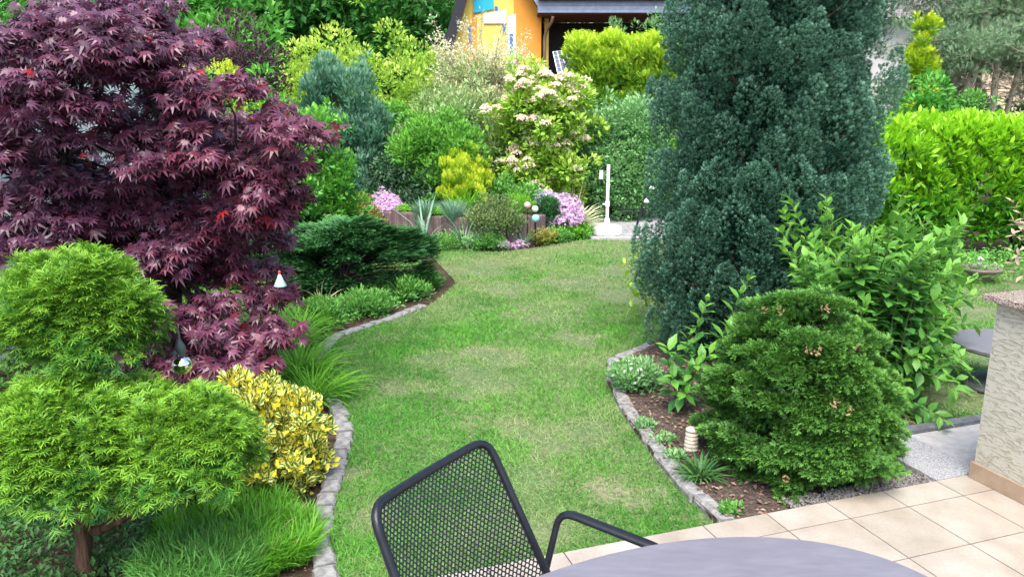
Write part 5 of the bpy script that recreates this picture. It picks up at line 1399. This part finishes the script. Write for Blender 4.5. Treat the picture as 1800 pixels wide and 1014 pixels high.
for lab, px, py, wp, m, T_, sz in (('green seedlings at the foot of the left palisades', 720, 424, 70, 'cover', L4, .04), ('yellow green leaves at the foot of the middle palisades', 790, 432, 60, 'midgreen', L4, .045), ('bluish weeds at the foot of the box bush', 838, 432, 56, 'dogwood', L4, .04), ('green hardy geranium leaves under the box bush', 862, 434, 44, 'midgreen', L4, .05), ('tan and green weeds in front of the right palisades', 948, 424, 60, 'berberis', L4, .04), ('bright green lettuce like leaves below the striped grass', 1010, 413, 50, 'grassclump', L4, .055), ('green weeds right of the small pink cushion', 975, 420, 50, 'midgreen', L4, .045)):
    g = G(px, py); mound('border_weeds', lab, 'weeds', px, py, g.y + .05, wp * 1.15, .22, T_, 1000, sz, LM[m], zb=-.06, lumps=20)
# flat stone slab lying in the raised bed
mb = MB(); p = W(735, 352, 12.3); mb.box((p.x - .22, 12.2, .52), (p.x + .22, 12.5, .56)); mb.box((p.x - .2, 12.25, .28), (p.x + .2, 12.45, .52)); o = mb.build('stone_bench', M_conc, loc=(p.x, 12.3, .28), bevel=.01); tag(o, 'small pale stone slab behind the pink phlox in the raised bed', 'stone')
# ball ornaments on sticks
def ball_stick(px, py, y, rpx, c, label, zb=.0, rough=.25):
    p = W(px, py, y); r = rpx / FPX * (y * _c + .35); t = thing('ball_stake', (p.x, y, zb), label, 'garden ornament', 'coloured balls on stakes')
    mb = MB(); mb.tube([(p.x, y, zb - .05), (p.x, y, p.z)], .006, 6); mb.build('stake', M_frame, t)
    mb = MB(); a = np.linspace(-math.pi / 2, math.pi / 2, 14); mb.lathe([(max(1e-4, math.cos(x) * r), math.sin(x) * r) for x in a], tuple(p), 20)
    mb.build('ball', noise_mat('glazed_ball', [(0.35, tuple(x * .8 for x in c)), (0.6, c)], 14, 6, rough), t, smooth=True)
ball_stick(927, 361, 10.6, 6.2, (.62, .42, .38), 'dusty pink ceramic ball on a stake, left and highest of three')
ball_stick(940.5, 367.5, 10.7, 6.0, (.78, .74, .66), 'cream white ceramic ball on a stake above the turquoise ball')
ball_stick(941.5, 384, 10.45, 7.0, (.30, .62, .66), 'turquoise ceramic ball on a stake, lowest of three')

# parasol stand
g = G(1070, 412); ps = thing('parasol_stand', (g.x, g.y + .25, -.035), 'white parasol base with empty white pole on the grey patio', 'parasol stand')
x, y = g.x, g.y + .25; M_wp = flat_mat('white_plastic', (.82, .83, .85), .35, .5)
mb = MB(); mb.lathe([(.005, -.03), (.225, -.03), (.232, -.02), (.232, .05), (.215, .085), (.17, .10), (.05, .112), (.04, .13), (.04, .20), (.036, .205), (.001, .205)], (x, y, 0), 36); mb.build('base', M_wp, ps, smooth=False)
mb = MB(); mb.lathe([(.024, .2), (.024, 1.0), (.02, 1.005), (.001, 1.005)], (x, y, 0), 16); mb.build('pole', M_wp, ps, smooth=True)
mb = MB(); mb.tube([(x - .02, y - .01, .42), (x - .075, y - .02, .42)], .012, 8); mb.lathe([(.026, .38), (.034, .385), (.034, .46), (.026, .465)], (x, y, 0), 16); mb.build('clamp_knob', M_wp, ps)

# black metal frame behind (folding rack)
rk = thing('metal_rack', G(1120, 405), 'black folding metal frame with crossbars on the patio beside the dark conifer', 'rack')
q = lambda px, py, y: np.array(W(px, py, y))
yk = G(1118, 405).y
for a, b in (((1142, 318), (1117, 405)), ((1176, 318), (1200, 405))):
    mb = MB(); mb.tube([q(*a, yk + .1), q(*b, yk)], .018, 8); mb.build('leg', M_frame, rk)
for py in (368, 373.5):
    mb = MB(); mb.tube([q(1088, py, yk + .05), q(1190, py - 1, yk + .05)], .012, 7); mb.build('crossbar', M_frame, rk)
for px, py in ((1146, 328), (1136, 352)):
    mb = MB(); c = q(px, py, yk + .02); mb.lathe([(.001, .03), (.03, .0), (.04, -.03), (.001, -.035)], tuple(c), 12); mb.build('white_cap', M_wp, rk)

# white wind chime tag
p = W(1051, 302, 12.9); wc = thing('hanging_tag', (p.x, p.y, p.z + .08), 'small cream tag hanging from the dogwood shrub', 'ornament')
mb = MB(); mb.box((p.x - .028, 12.4, p.z - .08), (p.x + .028, 12.415, p.z + .06)); mb.build('tag_plate', M_wp, wc)
mb = MB(); mb.tube([(p.x - .02, 12.407, p.z + .06), (p.x, 12.45, p.z + .2), (p.x + .02, 12.407, p.z + .06)], .003, 5); mb.build('string', M_frame, wc)

# lavender spires and roses near the patio
for lab, px, base_y in (('lavender blue flower spires left of the rack', 1098, 14.0), ('lavender blue flower spires right behind the parasol pole', 1112, 14.2)):
    b = W(px, 370, base_y); t = thing('flower_spires', (b.x, base_y, -.05), lab, 'flowers')
    mb = MB(); mf = MB()
    for k in range(9):
        e = np.array([b.x + rng.normal() * .16, base_y + rng.normal() * .1, rng.uniform(.75, 1.15)]); mb.tube(wobble((b.x + rng.normal() * .08, base_y, -.06), e, 5, .02), .005, 4)
        m = 36; inst(mf, FLOW, e - UP * (rng.random(m)[:, None] * .22) + rng.normal(size=(m, 3)) * .012, rdir(m), rdir(m), .018)
    m = 500; inst(mb, T_leaf4(.14), np.array([b.x, base_y, .25]) + rng.normal(size=(m, 3)) * [.22, .12, .2], rdir(m) + UP, rdir(m) + UP, .07)
    mb.build('stem', LM['dogwood'], t); mf.build('blossoms', LM['lilac'], t)
b = W(1148, 330, 13.6); t = thing('rose_bush', (b.x, 13.6, -.05), 'rose bush with a few salmon blooms partly behind the dark conifer', 'shrub')
mb = MB(); m = 2200; inst(mb, L4, np.array([b.x, 13.6, .8]) + rng.normal(size=(m, 3)) * [.28, .2, .35], rdir(m) + UP * .4, UP + rdir(m) * .5, .05, age=rng.random(m)); mb.build('foliage', LM['midgreen'], t)
mb = MB(); m = 50; P = np.array([b.x, 13.4, 1.0]) + rng.normal(size=(9, 3)) * [.25, .05, .25]
for c in P: inst(mb, FLOW, c + rdir(8) * .012, rdir(8), rdir(8), .035)
mb.build('blossoms', LM['rose'], t)
mb = MB()
for k in range(6): mb.tube(wobble((b.x, 13.6, -.08), (b.x + rng.normal() * .25, 13.6, 1.1), 5, .02), .008, 5)
mb.build('stem', M_stem, t)

# ================================================================== SMALL THINGS
# mirror ball on a rod with a bird
p = W(320, 641, 3.15); r = 16.5 / FPX * (3.15 * _c + .35)
ms_ = thing('mirror_ball_stake', (p.x, p.y, -.06), 'silver mirror ball on a thin black rod with a dark bird figure on top', 'garden ornament')
mb = MB(); mb.tube([(p.x, p.y, -.1), (p.x, p.y, p.z - r + .003)], .004, 8); mb.build('rod', M_frame, ms_, smooth=True)
a = np.linspace(-math.pi / 2, math.pi / 2, 24); mb = MB(); mb.lathe([(max(1e-4, math.cos(x) * r), math.sin(x) * r) for x in a], tuple(p), 36)
mb.build('mirror_ball', flat_mat('mirror', (.82, .84, .78), .06, .8, 1.0), ms_, smooth=True)
mb = MB(); z = p.z + r
mb.tube([(p.x + .012, p.y, z - .004), (p.x + .004, p.y, z + .018), (p.x - .002, p.y, z + .04), (p.x - .004, p.y, z + .058), (p.x - .002, p.y, z + .075), (p.x - .001, p.y, z + .12)], [.004, .020, .022, .015, .006, .003], 12)
mb.tube([(p.x - .012, p.y - .01, z + .02), (p.x - .03, p.y - .015, z + .012), (p.x - .042, p.y - .02, z + .008)], [.014, .009, .001], 8)
mb.build('bird_figure', flat_mat('patina', (.05, .07, .07), .6), ms_, smooth=True)

# hanging ceramic bell
p = W(492, 492, 4.3); s = 1 / FPX * (4.3 * _c + .35)
hb_ = thing('ceramic_bell', (p.x, p.y, p.z + 16 * s), 'pale turquoise ceramic cone bell with red tip hanging from the maple', 'garden ornament')
mb = MB(); mb.lathe([(.001, 12 * s), (2.5 * s, 9 * s), (6 * s, 0), (11 * s, -10 * s), (10.4 * s, -11 * s), (5.4 * s, 0), (1.5 * s, 8 * s)], tuple(p), 20); mb.build('bell', noise_mat('turquoise_glaze', [(0.4, (.35, .58, .52)), (0.6, (.55, .76, .70))], 60, 5, .25), hb_, smooth=True)
mb = MB(); mb.lathe([(.001, 17 * s), (2.2 * s, 15 * s), (2.6 * s, 12 * s), (1 * s, 10 * s)], tuple(p), 12); mb.build('red_tip', flat_mat('red_glaze', (.55, .05, .05), .3), hb_, smooth=True)
mb = MB(); mb.tube([(p.x, p.y, p.z + 16 * s), (p.x + .01, p.y + .02, p.z + 60 * s)], .0015, 5); mb.build('string', M_frame, hb_)

# beehive shaped garden light
g = G(1213, 790); bl = thing('ribbed_garden_light', (g.x + .02, g.y + .06, -.03), 'cream ribbed beehive shaped ceramic cone in the bark bed', 'garden ornament')
prof = [(.034, 0)]
for k in range(5):
    z = k * .021; rr = .040 - .0012 * k
    prof += [(rr - .004, z + .001), (rr, z + .007), (rr, z + .014), (rr - .004, z + .020)]
prof += [(.030, .108), (.030, .113), (.036, .116), (.034, .126), (.020, .134), (.001, .136)]
mb = MB(); mb.lathe(prof, (g.x + .02, g.y + .06, -.03), 28); o = mb.build('ceramic_body', noise_mat('cream_ceramic', [(0.4, (.50, .44, .34)), (0.6, (.66, .60, .48))], 30, 6, .55), bl, smooth=True)

# bird bath with bird figure on the right lawn
g = G(1722, 486); bb = thing('bird_bath', (g.x, g.y, -.05), 'brown stone bird bath bowl at the right lawn edge', 'bird bath')
mb = MB(); mb.lathe([(.001, -.05), (.10, -.05), (.11, .02), (.20, .07), (.215, .10), (.20, .105), (.18, .08), (.001, .06)], (g.x, g.y, 0), 30); mb.build('bowl', noise_mat('brown_stone', [(0.3, (.14, .11, .09)), (0.7, (.28, .23, .19))], 20, 6, .8, .3), bb, smooth=True)
bf = thing('bird_figure', (g.x - .04, g.y, .07), 'small grey and white bird figure standing in the bird bath', 'figurine')
mb = MB(); mb.tube([(g.x - .11, g.y, .10), (g.x - .07, g.y, .115), (g.x - .03, g.y, .13), (g.x - .015, g.y, .16), (g.x - .01, g.y, .185)], [.004, .035, .04, .028, .002], 12); mb.build('body', M_conc, bf, smooth=True)
mb = MB(); a = np.linspace(-math.pi / 2, math.pi / 2, 10); mb.lathe([(max(1e-4, math.cos(x) * .025), math.sin(x) * .025) for x in a], (g.x - .018, g.y, .195), 14); mb.tube([(g.x, g.y, .195), (g.x + .03, g.y - .01, .19)], [.008, .001], 6); mb.build('head', M_wp, bf, smooth=True)
g = G(1745, 478); mb = MB(); mb.lathe([(.001, .12), (.05, .09), (.07, .02), (.05, -.06)], (g.x + .0, g.y, 0), 12); o = mb.build('garden_stone', M_conc, loc=(g.x, g.y, -.05), smooth=True); tag(o, 'small rounded tan stone right of the bird bath', 'stone')

# grey table beyond the wall
t2c = W(1738, 603, 4.95); t2 = thing('side_table', (t2c.x + .15, t2c.y, -.06), 'small grey garden table half hidden by the plastered wall', 'table')
cx2, cy2 = t2c.x + .15, t2c.y
mb = MB(); mb.lathe([(.001, t2c.z - .03), (.35, t2c.z - .03), (.36, t2c.z - .02), (.36, t2c.z - .003), (.355, t2c.z), (.001, t2c.z)], (cx2, cy2, 0), 48); mb.build('table_top', M_top, t2)
mb = MB(); mb.lathe([(.001, -.06), (.26, -.06), (.27, -.03), (.05, .02), (.03, .05), (.03, t2c.z - .031)], (cx2, cy2, 0), 32); mb.build('pedestal', M_dkerb, t2, smooth=True)

# ================================================================== GROUND LEVEL PLANTS, LEFT
# fine grass like clump in the foreground
g0 = G(455, 960)
fg = thing('fine_leaved_clump', (g0.x, g0.y + .1, -.07), 'bright green clump of fine needle like leaves below the yellow variegated bush', 'perennial')
n = 26000; K = 190; a = rng.random(K) * 6.28; q = np.sqrt(rng.random(K))
cx_, cy_ = g0.x - .135, g0.y + .08; tc_ = np.c_[cx_ + .33 * q * np.cos(a), cy_ + .30 * q * np.sin(a), -.07 + .07 * (1 - q ** 2) * rng.random(K)]
idx = rng.integers(0, K, n); ca_ = rng.random(n) * 6.28
D = np.c_[np.cos(ca_), np.sin(ca_), np.zeros(n)] * (.75 * rng.random(n) ** .7)[:, None] + UP + np.c_[np.cos(a), np.sin(a), np.zeros(K)][idx] * .25 + rdir(n) * .2
P = tc_[idx] + rng.normal(size=(n, 3)) * [.012, .012, .008] + UP * (rng.random(n)[:, None] * .05)
lk = .6 + .8 * rng.random(K); strw = rng.random(K) < .07
mb = MB(); inst(mb, T_blade(.018, .35), P, D, -np.c_[np.cos(ca_), np.sin(ca_), np.zeros(n)] + rdir(n) * .4, (.05 + .07 * rng.random(n)) * lk[idx], age=np.clip(.35 + rng.normal(size=n) * .3, 0, 1)); mb.build('leaves', LM['grassclump'], fg)
mb = MB(); m = 160; k_ = rng.integers(0, K, m); inst(mb, T_blade(.02, .5), tc_[k_] + UP * .04, rdir(m) + UP * 1.2, rdir(m), .08 + .05 * rng.random(m)); mb.build('dead_leaves', LM['straw'], fg)
fg2 = thing('fine_leaved_clump', (-1.22, 2.62, -.07), 'darker looser clump of fine green leaves left of the bright clump', 'perennial')
n = 8000; a = rng.random(n) * 6.28; q = np.sqrt(rng.random(n)); P = np.c_[-1.24 + .22 * q * np.cos(a), 2.72 + .22 * q * np.sin(a), -.07 + .14 * rng.random(n)]
mb = MB(); inst(mb, T_blade(.03, .4), P, np.c_[np.cos(a) * q, np.sin(a) * q, np.ones(n)] + rdir(n) * .8, rdir(n), .045 + .045 * rng.random(n), rnd=rng.random(n) * .6, age=rng.random(n) * .6); mb.build('leaves', LM['midgreen'], fg2)
# dark ground cover all over the left bed
def cover(name, label, poly, n, size, mat, h=.06, T=L4, dens=None):
    xs = [p[0] for p in poly]; ys = [p[1] for p in poly]
    x = rng.uniform(min(xs), max(xs), n); y = rng.uniform(min(ys), max(ys), n); k = inpoly(x, y, poly)
    x, y = x[k], y[k]; f = fbm(x * 5, y * 5); k = f > rng.random(len(x)) * .55 + .12; x, y, f = x[k], y[k], f[k]; m = len(x)
    mb = MB(); inst(mb, T, np.c_[x, y, -.07 + h * 1.7 * f * rng.random(m) ** .5], rdir(m) + UP * .55, UP + rdir(m) * .55, size * (.6 + .8 * rng.random(m)), age=rng.random(m) * .9)
    o = mb.build(name, mat); tag(o, label, 'groundcover', kind='stuff')
lx = [(x - .10, y) for x, y in left_xy]
cover('ground_cover', 'dark green low leaves covering the near left bed', [(-4, 2.2), (-1.25, 2.2), (-1.05, 2.9), (-1.05, 4.1), (-3.7, 4.1)], 42000, .032, LM['cover'], .09)
cover('ground_cover', 'green low leaves covering the middle of the left bed', [(-3.7, 4.0)] + [(-1.15, 4.2), (-1.25, 4.7), (-1.5, 5.2), (-1.62, 5.7), (-1.55, 6.2), (-1.2, 6.8), (-.95, 7.3)] + [(-1.0, 8.5), (-1.3, 10.4), (-3.7, 11.4)], 30000, .045, LM['midgreen'], .10)
cover('ground_cover', 'leaves covering the ground behind the raised bed', [(-5, 10.5), (-2.6, 10.8), (-2.7, 13.8), (0.7, 13.8), (1, 13.7), (8, 13.7), (8, 20), (-8, 20)], 26000, .10, LM['midgreen'], .2)
cover('ground_cover', 'bright low leaves between the patio and the shrubs', [(.9, 13.6), (4.3, 13.6), (4.3, 15), (.7, 15)], 9000, .06, LM['grassclump'], .2)
cover('ground_cover', 'green low leaves in front of the laurel hedge around the bird bath', [(4.2, 8.2), (9, 7.9), (9, 9.6), (4.2, 9.6)], 16000, .045, LM['midgreen'], .22)
# day lily like clumps
for lab, px, py, nn_, L_ in (('arching green grassy leaves under the maple, nearest to the lawn', 535, 655, 420, .36), ('arching green grassy leaves behind the yellow variegated bush', 560, 690, 260, .30), ('arching bright green leaves between maple and lawn edge', 515, 610, 420, .36), ('upright green leaves beside the upper bend of the left edging', 540, 572, 380, .26)):
    g = G(px, py); tuft('day_lily', lab, 'perennial', Vector((g.x - .05, g.y, -.07)), nn_, L_ * .8, LM['grassclump'], .75, .11, .02, .75)
for lab, px, py, wp in (('light green feathery plants left of the juniper foot', 560, 560, 90), ('green feathery plants in front of the juniper', 640, 545, 100), ('green plants at the lawn edge right below the juniper', 710, 520, 90), ('green plants by the tip of the left edging', 745, 500, 60)):
    g = G(px, py); mound('border_perennial', lab, 'perennial', px, py, g.y + .12, wp, .20, T_leaf4(.16), 2600, .05, LM['midgreen'], zb=-.07, lumps=40)
for lab, px, py in (('dried straw coloured flower stalk left of the juniper', 515, 545), ('dried straw coloured flower stalk below the left of the juniper', 572, 535), ('dried straw coloured stalk with curled leaf below the juniper', 640, 520), ('dried straw coloured stalk at the right of the juniper', 680, 518)):
    g = G(px, py); t = thing('dried_stalk', (g.x, g.y, -.07), lab, 'dried plant'); mb = MB(); m = 7
    inst(mb, T_blade(.03, .5), np.tile([g.x, g.y, -.03], (m, 1)) + rng.normal(size=(m, 3)) * .015, np.c_[rng.normal(size=m) * .45, rng.normal(size=m) * .3, np.ones(m)], rdir(m), .14 + .16 * rng.random(m)); mb.build('stalk', LM['straw'], t)

# ================================================================== RIGHT BED
g = G(1112, 680)
mound('snow_in_summer', 'grey green mat plant with tiny white flowers at the curve of the right edging', 'flowers', 1115, 650, 4.85, 84, .25, T_leaf4(.14), 3400, .04, LM['dogwood'], zb=-.03, lumps=40, flowers=(LM['white'], 150, .011))
g = G(1235, 835); tuft('plantain_lily', 'green strap leaved plant below the ribbed cone', 'perennial', Vector((g.x, g.y + .05, -.03)), 110, .105, LM['cover'], 1.3, .05, .06, .5)
g = G(1290, 890); mound('small_leaved_weed', 'small green rounded leaves where edging meets terrace', 'weeds', 1288, 892, 3.22, 44, .04, L4, 200, .025, LM['midgreen'], zb=-.03, lumps=10)
for lab, px, py in (('tiny green weeds beside the upper right edging', 1135, 745), ('tiny green weeds beside the middle right edging', 1165, 770), ('tiny green seedlings in front of the ribbed cone', 1185, 800)):
    g = G(px, py); mound('seedling_weeds', lab, 'weeds', px, py, g.y, 44, .05, L4, 130, .028, LM['dogwood'], zb=-.03, lumps=12)
n = 5200; x = rng.uniform(.6, 2.7, n); y = rng.uniform(3.0, 6.5, n); k = inpoly(x, y, island); x, y = x[k], y[k]; m = len(x)
mb = MB(); inst(mb, T_leaf4(.3), np.c_[x, y, -.028 + .012 * rng.random(m)], np.c_[rng.normal(size=(m, 2)), rng.normal(size=m) * .25], UP + rdir(m) * .4, .012 + .022 * rng.random(m), age=rng.random(m) ** 3)
o = mb.build('bark_mulch', LM['litter']); tag(o, 'brown bark chips and dry leaves covering the right bed', 'bark mulch', kind='stuff')
n = 5000; x = rng.uniform(-1.6, -.75, n); y = rng.uniform(2.4, 6.9, n); mb = MB(); inst(mb, T_leaf4(.3), np.c_[x, y, -.065 + .012 * rng.random(n)][~inpoly(x, y, lawn_poly)], np.c_[rng.normal(size=(n, 2)), rng.normal(size=n) * .25][~inpoly(x, y, lawn_poly)], UP + rdir((~inpoly(x, y, lawn_poly)).sum()) * .4, .012)
o = mb.build('leaf_litter', LM['litter']); tag(o, 'dry brown leaf litter along the left bed', 'leaf litter', kind='stuff')
